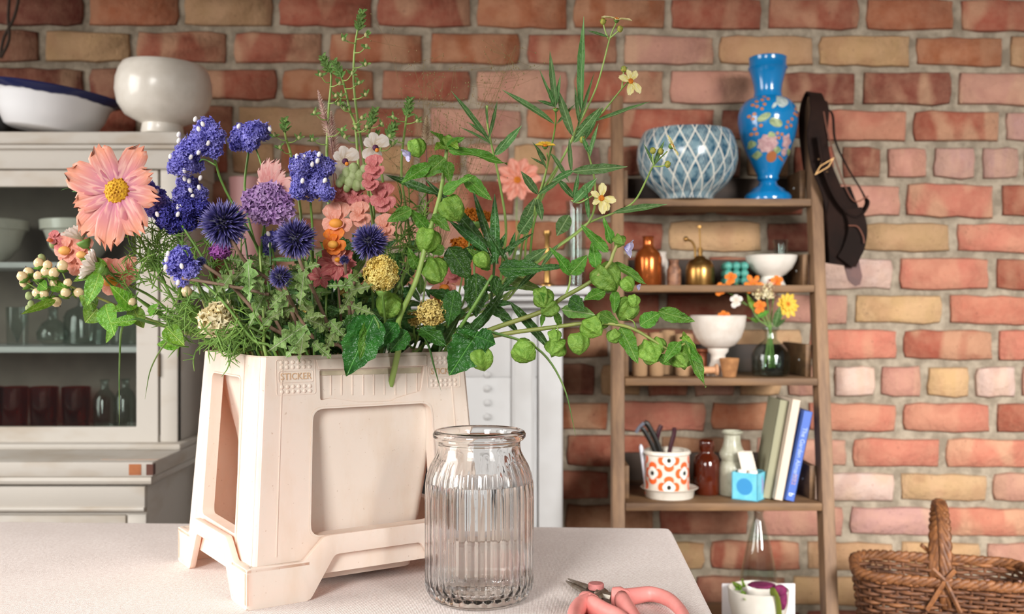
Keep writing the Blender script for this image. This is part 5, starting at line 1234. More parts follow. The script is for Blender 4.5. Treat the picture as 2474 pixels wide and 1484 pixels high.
snap('peach snapdragon at the far left behind the berries', [(165, 600, 46, 'coral', '#f0b060'), (150, 590, 30, 'rose', None), (205, 610, 38, 'coral', '#f2b870'), (130, 575, 20, 'rose', '#e88a60'), (185, 640, 34, 'coral', None)], 1.44, [(440, 790), (330, 720), (220, 650), (180, 610)], .05, .9, [(128, 590, 9), (100, 625, 10), (95, 632, 8), (70, 715, 9), (75, 735, 8), (68, 745, 7)])
snap('apricot snapdragon under the big cosmos', [(275, 675, 52, 'coral', '#e8a030'), (310, 655, 40, 'coral', None), (255, 655, 34, 'coral', None)], 1.48, [(450, 790), (370, 720), (290, 680)], .05, .95)
snap('pink snapdragon low in the bunch behind the dark leaves', [(1075, 690, 38, 'coral', '#e88a30'), (1060, 715, 30, 'coral', '#e8a040'), (1095, 660, 30, 'rose', None), (1090, 730, 22, 'rose', None)], 1.56, [(1040, 800), (1070, 720)], .8, .7)
p = plant('dusky_snapdragon', 'dusky pink faded bloom between the globe thistles', 'flower', P(812, 645, 1.41))
daisy(p, P(815, 640, 1.42), (.1, -1, .5), .028, 8, 'rose', .6, 2, .12, .1, .3); daisy(p, P(775, 672, 1.42), (.1, -1, .3), .018, 6, 'rose', .6, 2, .12, .1, .3)
stem(p, from_bucket(.5, .3, [(825, 780), (815, 660)], 1.42), .002, .0016, 'r')
# --- white strawflowers at the left
for k_, (px, py, dx, dy, lab) in enumerate(((200, 580, -.4, .9, 'white strawflower seen from below, under the big cosmos'), (240, 650, -.9, .35, 'white strawflower seen from the side above the berries'))):
    p = plant('strawflower', lab, 'flower', P(px, py, 1.41)); c_ = P(px, py, 1.41); ax_ = Vector((dx, -.15, dy)).normalized()
    for ring_, (n_, L, op_) in enumerate(((14, .03, .55), (12, .026, .3))):
        for i in range(n_):
            a = 2*PI*i/n_; u = ax_.orthogonal().normalized(); w = ax_.cross(u); dv_ = (ax_+(u*math.cos(a)+w*math.sin(a))*op_*2).normalized()
            inst('petal', petals('white', .32, 1, .02, .1, .5)[i % 3], p, frame(c_, dv_, ax_, (L, L, L)))
    calyx(p, c_, ax_, .010); stem(p, from_bucket(.05, .8, [(430, 790), (330, 720), (px+30, py+40)], 1.42)+[c_], .0018, .0014)
# --- white verbascum with purple centres
for k_, (px, py, lab) in enumerate(((905, 355, 'white flower with purple eye at the top of the snapdragons'), (832, 388, 'white flower with purple eye beside the blue statice'))):
    p = plant('verbascum', lab, 'flower', P(px, py, 1.45)); daisy(p, P(px, py, 1.45), (.5, -.7, .1), .022, 5, 'white', .8, 1, .05, .2, .2, None, angs=[(40, 1.1), (100, .9), (160, .8), (235, 1.2), (300, .7)], tipw=.75)
    MB().ball(P(px+2, py+2, 1.44), .0045, 8, 6).build('purple_eye', tint('eye_purple', '#4a1a3c', None, .7), p); MB().ball(P(px+6, py+8, 1.437), .003, 8, 5).build('stamens', tint('stamen_orange', '#d07a20', None, .7), p)
    stem(p, from_bucket(.55, .5, [(880, 700), (870, 500), (px-4, py+30)], 1.46)+[P(px, py, 1.455)], .0018, .0012)
# --- tall green budding spikes
def spike(label, path, d, top, size, shoots, fu, fv, c='p'):
    pts = from_bucket(fu, fv, path, d); p = plant('budding_spike', label, 'flower', P(path[-1][0], path[-1][1], d), 'green budding spikes at the back of the bunch')
    stem(p, pts, .0028, .0014, c)
    tx, ty = path[-1]; bx, by = path[-2]; v = Vector((tx-bx, ty-by)).normalized(); nrm = Vector((-v.y, v.x)); px_ = 0
    n = int(size/4)
    for i in range(n*2):
        t = i/(n*2); cx_, cy_ = tx-v.x*size*t, ty-v.y*size*t; a = i*2.4; L = 11+7*t
        lf(p, P(cx_, cy_, d), P(cx_+v.x*L*.8+nrm.x*math.cos(a)*L, cy_+v.y*L*.8+nrm.y*math.cos(a)*L, d-.006*math.sin(a)), 8*d/F, 'sage', name='bract')
    for x, y, sx_ in shoots:
        ex, ey = x+sx_*rf_.uniform(22, 34), y-rf_.uniform(8, 20); stem(p, [P(x, y, d), P((x+ex)/2, y-2, d-.005), P(ex, ey, d-.01)], .0009, .0007, c, 'side_shoot', 3, 5)
        MB().ball(P(ex, ey, d-.01), (4.5*d/F, 4.5*d/F, 6*d/F), 8, 6).build('bud', tint('spike_bud', '#93a862', '#b8a878', .6, .1, 200), p, 180)
        for k_ in range(4): a = rf_.uniform(0, 6.28); lf(p, P(ex, ey+3, d-.01), P(ex+math.cos(a)*15, ey-4+math.sin(a)*11, d-.014), 7*d/F, 'sage', name='bract')
    return p
spike('tallest green budding spike above the snapdragons', [(905, 640), (880, 400), (856, 220), (858, 110), (875, 28)], 1.50, 0, 50, [(861, 105, -1), (862, 95, 1), (856, 128, 1), (852, 165, 1), (852, 240, 1), (858, 275, -1), (866, 320, 1)], .6, .6)
spike('left budding spike with nodding tip', [(800, 640), (790, 400), (793, 280), (800, 180), (780, 138)], 1.50, 0, 46, [(797, 200, -1), (797, 210, 1), (790, 290, -1), (792, 250, 1), (788, 350, -1), (793, 330, 1)], .5, .6)
spike('curving budding spike between the two tallest', [(870, 640), (862, 340), (845, 265), (830, 200), (808, 150)], 1.49, 0, 44, [(828, 195, 1), (834, 215, 1), (838, 240, -1), (846, 270, -1), (852, 300, 1), (858, 345, -1), (860, 320, 1)], .55, .5)
spike('short budding spike left of the pink grass heads', [(730, 560), (705, 385), (690, 330), (687, 290)], 1.47, 0, 34, [(694, 340, -1), (697, 345, 1), (702, 372, -1)], .35, .6)
spike('budding spike beside the pale tufted grass head', [(985, 640), (970, 420), (980, 300), (990, 240)], 1.50, 0, 46, [(982, 300, 1), (983, 295, -1), (976, 345, -1)], .7, .6)
spike('thin budding spike right of the tallest one', [(900, 560), (885, 400), (892, 320), (905, 265)], 1.52, 0, 40, [(893, 310, 1), (893, 320, -1), (888, 345, 1)], .6, .8)
spike('leaning budding spike above the white flower', [(930, 560), (918, 380), (935, 330), (955, 300)], 1.50, 0, 40, [(922, 365, 1), (928, 345, -1), (920, 372, -1)], .65, .6)
# --- tufted pink grass heads
def tuft(label, base, tip, r, d, c1, path, fu, fv, sc='m'):
    p = plant('celosia', label, 'flower', P(base[0], base[1], d), 'tufted grass heads'); a, b_ = P(*base, d), P(*tip, d); mb = MB(); ax_ = (b_-a); n = 130
    u = ax_.orthogonal().normalized(); w = ax_.normalized().cross(u)
    for i in range(n):
        t = (i+.5)/n; q = r*d/F*(1-t)**.6*min(1, .4+t*5); an = i*2.4; dv_ = u*math.cos(an)+w*math.sin(an); p0 = a+ax_*t; e = p0+dv_*q+ax_.normalized()*q*.9; s = (u*math.sin(an)-w*math.cos(an))*.0011
        mb.add([p0-s, p0+s, e+s*.3+dv_*.0005, e-s*.3, (p0+e)/2+ax_.normalized()*.001], [(0, 1, 4), (1, 2, 4), (2, 3, 4), (3, 0, 4)])
    mb.build('plume', c1, p, 0, fix=False, kind='stuff'); stem(p, from_bucket(fu, fv, path, d)+[a, a+ax_*.9], .0016, .0008, sc); return p
tp = tint('plume_pink', '#cfa9a2', '#e0c8bc', .8, .2, 90); tn = tint('plume_tan', '#b29a80', '#d2bfa0', .8, .2, 90)
tuft('slender pink plume leaning left of the tall spikes', (800, 340), (768, 218), 15, 1.52, tp, [(810, 560), (806, 440)], .5, .7); tuft('pink plume with maroon stem behind the snapdragons', (808, 375), (800, 268), 16, 1.53, tp, [(820, 560), (812, 440)], .5, .8)
tuft('pale tan plume beside the shoo-fly bud', (1030, 350), (1032, 278), 15, 1.52, tn, [(1020, 560), (1030, 440)], .75, .7)
# --- hypericum with cream berries at the left
p = plant('hypericum', 'hypericum sprig with cream berries and lime leaves at far left', 'flower', P(150, 680, 1.42))
stem(p, from_bucket(.0, .85, [(430, 800), (330, 760), (250, 725), (190, 700), (120, 670)], 1.42), .0024, .0014, 'y')
bm1 = MB().lathe([(0, -1.05), (.45, -.95), (.85, -.45), (1, .1), (.85, .65), (.45, 1.0), (.1, 1.18), (0, 1.2)], 14).mesh('berry', tint('berry_cream', '#f0dcb4', '#e6c890', .35, .15, 30, coat=.3), 180)
cm1 = MB().lathe([(0, -1.35), (.5, -1.2), (1.0, -.75), (.7, -.55), (0, -.6)], 10, rf=lambda a, j, z: 1+.25*math.cos(5*a)).mesh('sepals', MATS['hyp_leaf'], 180); tm1 = MB().tube([(0, 0, 1.1), (.08, 0, 1.5)], .08, 5).mesh('tip', tint('berry_tip', '#4a2618', None, .8), 60)
for x, y, r, tl in ((94, 637, 11, 0), (69, 659, 11, -.5), (54, 669, 11, -.7), (61, 684, 11.5, -.8), (115, 642, 10, .1), (111, 657, 10.5, 0), (130, 661, 11.5, .2), (151, 643, 11.5, .3), (92, 668, 10, 0), (130, 686, 10.5, .2), (163, 684, 9, .4), (158, 708, 10.5, .3), (189, 707, 10.5, 1.2), (90, 709, 10.5, -.6), (106, 712, 10.5, -.2), (135, 729, 11, 2.4), (317, 731, 11, .1), (449, 705, 12, 1.4)):
    r *= 1.12; d = 1.405+rf_.uniform(0, .02); s = r*d/F; M = Matrix.Translation(P(x, y, d)) @ Matrix.Rotation(tl+rf_.uniform(-.2, .2), 4, 'Y') @ Matrix.Rotation(rf_.uniform(-.3, .3), 4, 'X') @ Matrix.Diagonal((s, s, s, 1))
    b_ = inst('berry', bm1, p, M)
    for me in (cm1, tm1):
        o = bpy.data.objects.new(me.name, me); col.objects.link(o); o.parent = b_
    q = (M @ Vector((0, 0, -1.2))); tgt = P(min(max(x+25, 120), 420), 700 if x < 300 else 740, 1.43); stem(p, [q, (q+tgt)/2+Vector((0, 0, -.004)), tgt], .0009, .0010, 'p', 'berry_stalk', 3, 5)
lfp(p, 1.41, [(135, 725, 50, 762, 24, 'hyp'), (95, 685, 115, 700, 34, 'hyp'), (120, 690, 160, 695, 34, 'hyp'), (255, 640, 172, 680, 36, 'hyp'), (260, 655, 190, 620, 42, 'hyp'), (240, 660, 215, 740, 60, 'hyp'), (235, 740, 190, 715, 44, 'hyp'), (255, 735, 265, 805, 62, 'hyp'), (235, 745, 205, 780, 60, 'hyp'), (285, 770, 255, 830, 30, 'hyp'),
            (330, 775, 260, 778, 36, 'hyp'), (320, 740, 345, 795, 50, 'hyp'), (320, 745, 270, 690, 46, 'hyp'), (330, 730, 275, 745, 44, 'hyp'), (400, 790, 445, 835, 50, 'hyp'), (360, 760, 375, 735, 26, 'hyp'), (440, 830, 380, 835, 44, 'hyp'), (480, 770, 440, 730, 40, 'hyp')])
# --- shoo-fly plant (nicandra): upright stem and two arching branches with lantern pods
def pod_mesh(seed):
    k = 5; r = random.Random(seed)
    def f(a, j, z): return .66+.42*(1-abs(math.sin(k*a/2)))**1.0+.05*math.sin(a+seed)
    return MB().lathe([(0, .55), (.18, .74), (.42, .92), (.72, .86), (.98, .55), (1.08, .12), (.98, -.35), (.66, -.78), (.28, -1.02), (.0, -1.18)], 30, rf=f).mesh('pod', MATS['pod_green'], 180)
mat('pod_green', '#93bb50', .5, c2='#76a23c', ns=2.2, transl=.4, ovar=.2, bump=.3, bs=2.4, bdist=.12)
PODS = [pod_mesh(i) for i in range(3)]
def pods(par, d, rows):
    for x, y, r in rows:
        s = r*d/F; inst('pod', PODS[rf_.randrange(3)], par, Matrix.Translation(P(x, y, d+rf_.uniform(-.01, .01))) @ Matrix.Rotation(rf_.uniform(-1., 1.), 4, 'Y') @ Matrix.Rotation(rf_.uniform(-.9, .3), 4, 'X') @ Matrix.Rotation(rf_.uniform(0, 6), 4, 'Z') @ Matrix.Diagonal((s, s, s, 1)))
vio = tint('bell_violet', '#c9c2ea', '#8f86d0', .6, .3, 110)
def bell(par, x, y, r, d, ang):
    c = P(x, y, d); n_ = Vector((math.sin(ang), -.35, math.cos(ang))).normalized(); s = r*d/F
    daisy(par, c-n_*s*.7, n_, s*1.5, 5, 'violet', .85, 1, .06, .2, 1.3, None, tipw=.8, name='bell_petal')
n1 = plant('shoo_fly_plant', 'upright shoo-fly stem with lantern pods and a pale violet bud', 'flower', P(1080, 360, 1.42), 'shoo-fly plant stems')
stem(n1, from_bucket(.8, .05, [(948, 860, 1.415), (961, 776, 1.41), (1005, 679, 1.40), (1031, 583, 1.40), (1062, 478, 1.41), (1075, 399, 1.42), (1080, 350, 1.42)], 1.42)[0:1]+[P(962, 850, 1.43)]+[P(x, y, d) for x, y, d in ((963, 776, 1.41), (1005, 679, 1.40), (1031, 583, 1.40), (1062, 478, 1.41), (1075, 399, 1.42), (1080, 350, 1.42))], .0048, .0026, 'p')
pods(n1, 1.40, [(1093, 504, 31), (1031, 580, 30), (1049, 655, 32), (941, 738, 31), (1005, 357, 22), (1163, 628, 20), (1082, 345, 18)]); bell(n1, 983, 374, 15, 1.395, -2.2)
lfp(n1, 1.40, [(1080, 355, 1119, 327, 26), (1075, 350, 1053, 314, 26), (1084, 364, 1228, 376, 34), (1075, 381, 1023, 428, 52), (1040, 395, 968, 448, 42), (1071, 469, 1130, 425, 38), (1120, 425, 1189, 485, 40), (1036, 557, 990, 505, 34), (995, 505, 935, 535, 36), (1078, 390, 1088, 440, 36), (1085, 340, 1110, 360, 30, 'young'), (1070, 345, 1050, 365, 26, 'young'), (1045, 520, 1085, 550, 34), (1010, 650, 985, 600, 30)])
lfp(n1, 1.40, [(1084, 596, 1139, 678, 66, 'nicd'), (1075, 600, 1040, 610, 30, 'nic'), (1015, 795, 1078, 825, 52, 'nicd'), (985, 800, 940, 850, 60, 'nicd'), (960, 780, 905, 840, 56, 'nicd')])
n2 = plant('shoo_fly_plant', 'arching shoo-fly branch reaching up to a violet bell at the right', 'flower', P(1430, 680, 1.42), 'shoo-fly plant stems')
stem(n2, [inb(.7, .4), rim(.95, .15), P(1120, 825, 1.47), P(1192, 794, 1.45), P(1312, 752, 1.43), P(1357, 721, 1.42), P(1428, 680, 1.41), P(1470, 640, 1.40), P(1483, 609, 1.40), P(1500, 575, 1.40)], .0042, .0022, 'y')
pods(n2, 1.405, [(1464, 671, 36), (1312, 719, 25), (1328, 745, 22), (1515, 687, 18), (1497, 582, 16)]); bell(n2, 1521, 600, 19, 1.40, 1.75); bell(n2, 1543, 693, 8, 1.40, 1.9)
lfp(n2, 1.41, [(1470, 609, 1403, 541, 28), (1477, 590, 1459, 526, 26), (1441, 650, 1431, 578, 34), (1480, 638, 1564, 676, 32), (1460, 703, 1408, 728, 34), (1486, 703, 1483, 760, 28), (1378, 664, 1341, 601, 30), (1378, 662, 1420, 617, 42), (1376, 723, 1417, 750, 44, 'nicd'), (1341, 755, 1359, 796, 22), (1313, 758, 1307, 790, 14), (1357, 748, 1438, 762, 38, 'sage'), (1330, 735, 1300, 705, 24)])
stem(n2, [P(1365, 718, 1.42), P(1375, 690, 1.415), P(1378, 664, 1.41)], .0018, .0014, 'p', 'leaf_stalk')
n3 = plant('shoo_fly_plant', 'low shoo-fly branch with lantern pods hanging out to the right', 'flower', P(1460, 790, 1.41), 'shoo-fly plant stems')
stem(n3, [inb(.75, .3), rim(.97, .05), P(1110, 838, 1.46), P(1202, 810, 1.44), P(1344, 790, 1.42), P(1430, 780, 1.41), P(1499, 786, 1.40), P(1540, 800, 1.40), P(1577, 822, 1.395), P(1620, 845, 1.39), P(1655, 830, 1.39)], .0038, .0016, 'y')
pods(n3, 1.405, [(1266, 849, 29), (1165, 866, 28), (1344, 839, 26), (1396, 829, 26), (1431, 790, 27), (1452, 775, 20), (1515, 748, 28), (1530, 727, 15), (1570, 852, 30), (1590, 835, 20), (1648, 866, 28), (1483, 813, 17), (1340, 812, 16)])
lfp(n3, 1.40, [(1546, 787, 1600, 750, 44), (1590, 752, 1680, 777, 40), (1499, 790, 1542, 872, 46), (1655, 823, 1706, 936, 38), (1640, 826, 1608, 868, 34), (1650, 812, 1682, 850, 24, 'young'), (1590, 860, 1622, 882, 28), (1448, 757, 1495, 782, 34), (1648, 818, 1655, 805, 24, 'young'), (1640, 828, 1700, 880, 34)])
for a, b_ in (((1296, 841), (1266, 825)), ((1344, 790), (1344, 815)), ((1538, 797), (1515, 770))): stem(n3, [P(*a, 1.41), P((a[0]+b_[0])/2+4, (a[1]+b_[1])/2-6, 1.405), P(*b_, 1.40)], .0011, .0009, 'p', 'pod_stalk', 3, 5)
n4 = plant('shoo_fly_foliage', 'large dark green lobed leaves spilling over the bucket rim', 'foliage', P(1140, 800, 1.42))
stem(n4, [inb(.8, .2), rim(.95, .0), P(1100, 810, 1.42), P(1145, 740, 1.40), P(1190, 665, 1.40)], .0034, .0022, 'g')
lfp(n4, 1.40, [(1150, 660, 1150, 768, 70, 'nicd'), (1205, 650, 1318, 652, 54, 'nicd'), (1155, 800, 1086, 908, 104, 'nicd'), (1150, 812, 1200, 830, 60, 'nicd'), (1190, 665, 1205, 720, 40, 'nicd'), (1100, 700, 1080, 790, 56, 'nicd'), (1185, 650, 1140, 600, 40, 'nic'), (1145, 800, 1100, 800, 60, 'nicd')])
n5 = plant('hanging_leaf', 'dark green pointed leaf hanging over the front of the bucket rim', 'leaf', P(905, 800, 1.36))
stem(n5, [inb(.5, .2), rim(.5, .0), P(915, 800, 1.37), P(905, 765, 1.365)], .002, .0014, 'g', 'leaf_stalk'); lf(n5, P(905, 760, 1.365), P(836, 910, 1.355), .058, 'nicd', (.2, -1, .15), var=3); lf(n5, P(900, 770, 1.37), P(868, 870, 1.352), .026, 'nic', (.5, -1, .2), var=3); lf(n5, P(895, 765, 1.375), P(815, 800, 1.365), .034, 'nicd', (.1, -1, .5))
# --- yellow bidens with narrow leaves
odk = tint('disc_orange', '#d07a14', '#a85a0c', .8, ns=250)
def bid(label, px, py, d, pts, fu, fv, r, nrm, angs, leaves=(), buds=(), sc='p', extra=(), kind='lemon', r0=.0026):
    p = plant('bidens', label, 'flower', P(px, py, d), 'yellow bidens stems at the right of the bunch')
    stem(p, from_bucket(fu, fv, pts, d), r0, .0010, sc)
    for e_ in extra: stem(p, [P(x, y, d) for x, y in e_], .0012, .0009, sc, 'side_stem', 4)
    daisy(p, P(px, py, d-.004), nrm, r*d/F, 5, kind, .55, 2, .06, .1, .1, odk, .24, angs=angs, tipw=.6); calyx(p, P(px, py, d), nrm, .0045)
    for x, y in buds:
        MB().ball(P(x, y, d), (.0042, .0042, .005), 8, 6).build('bud', tint('bud_olive', '#9c9438', '#6f7a30', .7, 0, 300), p, 180)
        for k_ in range(5): a = 2*PI*k_/5; lf(p, P(x, y+4, d), P(x+9*math.cos(a), y-5+3*math.sin(a), d-.004*math.sin(a)), .0025, 'bid', name='sepal')
    lfp(p, d, [l+(('bid',) if len(l) < 6 else ()) for l in leaves]); return p
bid('highest yellow bidens flower on a long stem against the wall', 1490, 46, 1.46, [(1200, 700), (1257, 560), (1298, 479), (1362, 377), (1392, 313), (1441, 211), (1472, 98), (1488, 56)], .9, .5, 30, (.1, -.35, .95), [(180, 1.2), (20, 1.), (-20, 1.2), (90, .8), (-90, 1.0), (150, .9)],
    [(1406, 275, 1394, 32, 20), (1385, 330, 1341, 209, 22), (1434, 294, 1572, 253, 12), (1470, 90, 1418, 73, 8), (1400, 300, 1388, 208, 10), (1395, 310, 1440, 176, 9), (1390, 330, 1450, 260, 20), (1385, 345, 1435, 285, 22), (1300, 470, 1257, 415, 22), (1300, 470, 1362, 430, 14, 'bid'), (1298, 480, 1310, 530, 20), (1260, 550, 1290, 480, 26), (1255, 565, 1285, 520, 34)], [(1457, 52), (1498, 70)], extra=[[(1470, 95), (1462, 75), (1457, 55)], [(1474, 92), (1488, 80), (1497, 72)]])
bid('nodding pale yellow bidens flower beside the ladder post', 1524, 196, 1.46, [(1215, 700), (1270, 560), (1330, 440), (1392, 325), (1445, 283), (1502, 215), (1516, 200)], .9, .6, 30, (.35, -.9, .1), [(60, 1.0), (110, .9), (170, 1.1), (262, 1.15), (312, 1.2)], [(1434, 296, 1460, 255, 10), (1440, 285, 1410, 340, 14)], [(1507, 167)], extra=[[(1502, 215), (1505, 190), (1507, 170)]])
bid('small yellow bidens flower with upright petals among the leaves', 1317, 352, 1.48, [(1230, 720), (1275, 560), (1321, 407), (1322, 370)], .9, .6, 26, (0, -.5, .9), [(60, .9), (120, 1.), (180, .9), (90, .9), (0, .9)], [(1320, 390, 1290, 345, 8), (1318, 400, 1282, 380, 6)], [], kind='gold')
bid('budding leafy bidens shoot with a tall blade-like tip', 1343, 262, 1.47, [(1240, 700), (1290, 540), (1321, 407), (1341, 309), (1343, 262)], .9, .5, 8, (0, -.5, .9), [(60, .6)], [(1343, 262, 1332, 126, 16), (1343, 258, 1354, 180, 10), (1340, 300, 1219, 207, 16), (1342, 260, 1315, 205, 16), (1343, 258, 1300, 240, 10), (1344, 262, 1300, 165, 7), (1345, 300, 1390, 250, 8), (1321, 410, 1290, 350, 8), (1330, 370, 1378, 430, 12)], sc='g')
bid('open pale yellow bidens flower facing forwards at the centre right', 1453, 479, 1.43, [(1225, 690), (1330, 610), (1423, 536), (1438, 453), (1423, 377), (1412, 350)], .95, .4, 33, (.1, -1, .1), [(85, 1.1), (150, .85), (350, 1.05), (275, 1.15), (215, .75), (300, 1.0)], [(1425, 380, 1437, 300, 12), (1424, 370, 1405, 330, 12), (1381, 415, 1513, 400, 26), (1385, 412, 1330, 440, 16), (1423, 530, 1415, 440, 12), (1381, 415, 1372, 330, 12), (1385, 480, 1400, 420, 14), (1388, 480, 1340, 430, 20), (1385, 490, 1442, 430, 24), (1375, 520, 1345, 570, 36)], [(1407, 338)], extra=[[(1436, 470), (1400, 490), (1380, 484)]])
bid('side-on bidens flower with orange disc in front of the patterned bowl', 1624, 352, 1.42, [(1160, 780), (1290, 640), (1389, 565), (1423, 538), (1487, 513), (1532, 487), (1562, 434), (1579, 400), (1612, 366)], .95, .4, 27, (.75, -.3, .5), [(120, 1.2), (60, 1.), (-60, 1.2), (-100, 1.3), (180, .7)], [(1479, 515, 1613, 485, 18), (1579, 400, 1557, 345, 7), (1580, 398, 1608, 340, 12), (1350, 590, 1300, 650, 12), (1310, 640, 1240, 700, 16, 'bidd')], [(1577, 364), (1613, 397), (1596, 366)], 'p', [[(1579, 400), (1577, 385), (1577, 366)], [(1579, 402), (1597, 402), (1612, 398)]])
p = plant('bidens_foliage', 'leafy bidens shoot with a whorl of narrow leaves left of the pink daisy', 'foliage', P(1190, 370, 1.46), None)
stem(p, from_bucket(.9, .3, [(1180, 760), (1215, 620), (1222, 540), (1205, 430), (1192, 370), (1178, 300), (1177, 255)], 1.46), .0026, .0014, 'p')
lfp(p, 1.46, [(1185, 345, 1095, 218, 14, 'bid'), (1180, 330, 1130, 295, 10, 'bid'), (1180, 335, 1205, 240, 10, 'bid'), (1200, 375, 1260, 303, 22, 'bid'), (1188, 350, 1120, 300, 8, 'bid'), (1178, 300, 1174, 252, 6, 'bid'), (1195, 375, 1230, 330, 16, 'bid')])
p = plant('dark_bladed_foliage', 'dark green narrow-bladed foliage in the middle of the bunch', 'foliage', P(1180, 640, 1.47))
stem(p, from_bucket(.85, .4, [(1160, 780), (1190, 680), (1195, 600)], 1.47), .0026, .0018, 'd')
lfp(p, 1.46, [(1205, 640, 1135, 455, 24, 'bidd'), (1200, 640, 1190, 470, 28, 'bidd'), (1180, 600, 1025, 428, 34, 'bidd'), (1060, 470, 930, 420, 24, 'bidd'), (1180, 610, 1085, 530, 26, 'bidd'), (1190, 640, 1120, 540, 30, 'bidd'), (1185, 640, 1225, 560, 20, 'bidd'), (1200, 620, 1290, 560, 14, 'bidd'), (1221, 674, 1314, 702, 28, 'sage'), (1186, 729, 1256, 806, 26, 'bidd'), (1231, 729, 1346, 858, 26, 'bidd'), (1180, 735, 1240, 730, 20, 'bidd'), (1170, 745, 1235, 770, 18, 'bidd'), (1170, 700, 1250, 690, 22, 'bidd'),
              (1210, 700, 1290, 620, 20, 'bidd'), (1150, 800, 1215, 700, 26, 'bidd'), (1120, 820, 1190, 740, 26, 'bidd'), (1060, 850, 1120, 760, 30, 'bidd'), (1230, 640, 1180, 560, 18, 'bidd'), (1230, 620, 1245, 560, 16, 'bidd'), (1260, 640, 1320, 600, 26, 'bid'), (1290, 650, 1370, 640, 18, 'bidd')])
for lab, pts, w in (('long grass blade hanging down in front of the cabinet glass', [(330, 770), (296, 790), (289, 870), (288, 1030)], 8), ('short curved grass blade hanging left of the bucket', [(440, 800), (400, 830), (365, 890), (350, 965)], 8), ('dark blade leaf hanging over the right of the bucket rim', [(1015, 800), (1035, 835), (1050, 890), (1066, 946)], 22), ('thin grass blade arching down in front of the mantel', [(1180, 800), (1296, 841), (1360, 930), (1391, 1053)], 9)):
    p = plant('grass_blade', lab, 'leaf', P(*pts[1], 1.40)); d = 1.40 if pts[0][0] < 600 else 1.41; q = spline([P(x, y, d) for x, y in pts], 6); n_ = len(q)
    ex = rim(.05, .8) if pts[0][0] < 600 else rim(.9, .05); q = spline([inb(.4, .5), ex, q[0]], 5)[:-1]+q; n_ = len(q)
    MB().tube(q, [w*.5*d/F*(1-(i/(n_-1))**3)+.0002 for i in range(n_)], 6, True, .3).build('blade', MATS['blade'] if w > 15 else tint('grass_green', '#567f3a', '#86a05a', .5, .3), p, 180)
# --- feathery foliage (cosmos leaves) at the left
fm = tint('feathery_green', '#8bb052', '#6f9a42', .6, .3, 40)
def feather(label, cx, cy, sx, sy, d, n, L, fu, fv, lean=(0, -1)):
    p = plant('feathery_foliage', label, 'foliage', P(cx, cy, d), 'feathery foliage at the left of the bunch'); mb = MB()
    for i in range(n):
        x, y = cx+rf_.gauss(0, sx), cy+rf_.gauss(0, sy); dd = d+rf_.uniform(-.03, .03); a = math.atan2(lean[1], lean[0])+rf_.gauss(0, .75); l = L*rf_.uniform(.6, 1.3); b = rf_.uniform(-.6, .6)
        q = [P(x, y, dd), P(x+math.cos(a)*l*.5, y+math.sin(a)*l*.5, dd-.004), P(x+math.cos(a+b)*l, y+math.sin(a+b)*l, dd-.008)]
        mb.tube(bez(*q, 4), [.0010, .0010, .0009, .0008, .0003], 4, False)
        for k_ in range(3):
            t = rf_.uniform(.2, .8); s0 = bez(*q, 10)[int(t*10)]; a2 = a+rf_.choice((-1, 1))*rf_.uniform(.5, 1.1); l2 = l*.4; mb.tube([s0, s0+Vector((math.cos(a2)*l2*d/F, rf_.uniform(-.006, .004), -math.sin(a2)*l2*d/F))], [.0008, .0003], 4, False)
    mb.build('fronds', fm, p, 180, fix=False, kind='stuff'); stem(p, from_bucket(fu, fv, [(cx+(520-cx)*.5, cy+60), (cx, cy)], d), .002, .0012); return p
feather('feathery foliage tuft right below the big cosmos', 395, 600, 30, 25, 1.44, 46, 55, .05, .6, (-.1, -1)); feather('feathery foliage tangle left of the low statice', 360, 660, 45, 28, 1.45, 46, 60, .05, .7, (-.7, -.4)); feather('feathery foliage above the rim at far left', 470, 760, 40, 30, 1.42, 60, 60, .02, .5, (-.6, .2)); feather('feathery foliage around the cream pompon', 560, 800, 36, 22, 1.37, 50, 55, .1, .2, (-.2, .3)); feather('feathery foliage behind the rose snapdragon', 990, 590, 26, 50, 1.54, 60, 60, .75, .6, (.1, -1)); feather('feathery foliage over the dark leaves', 520, 640, 40, 30, 1.45, 40, 50, .15, .5, (0, -1))
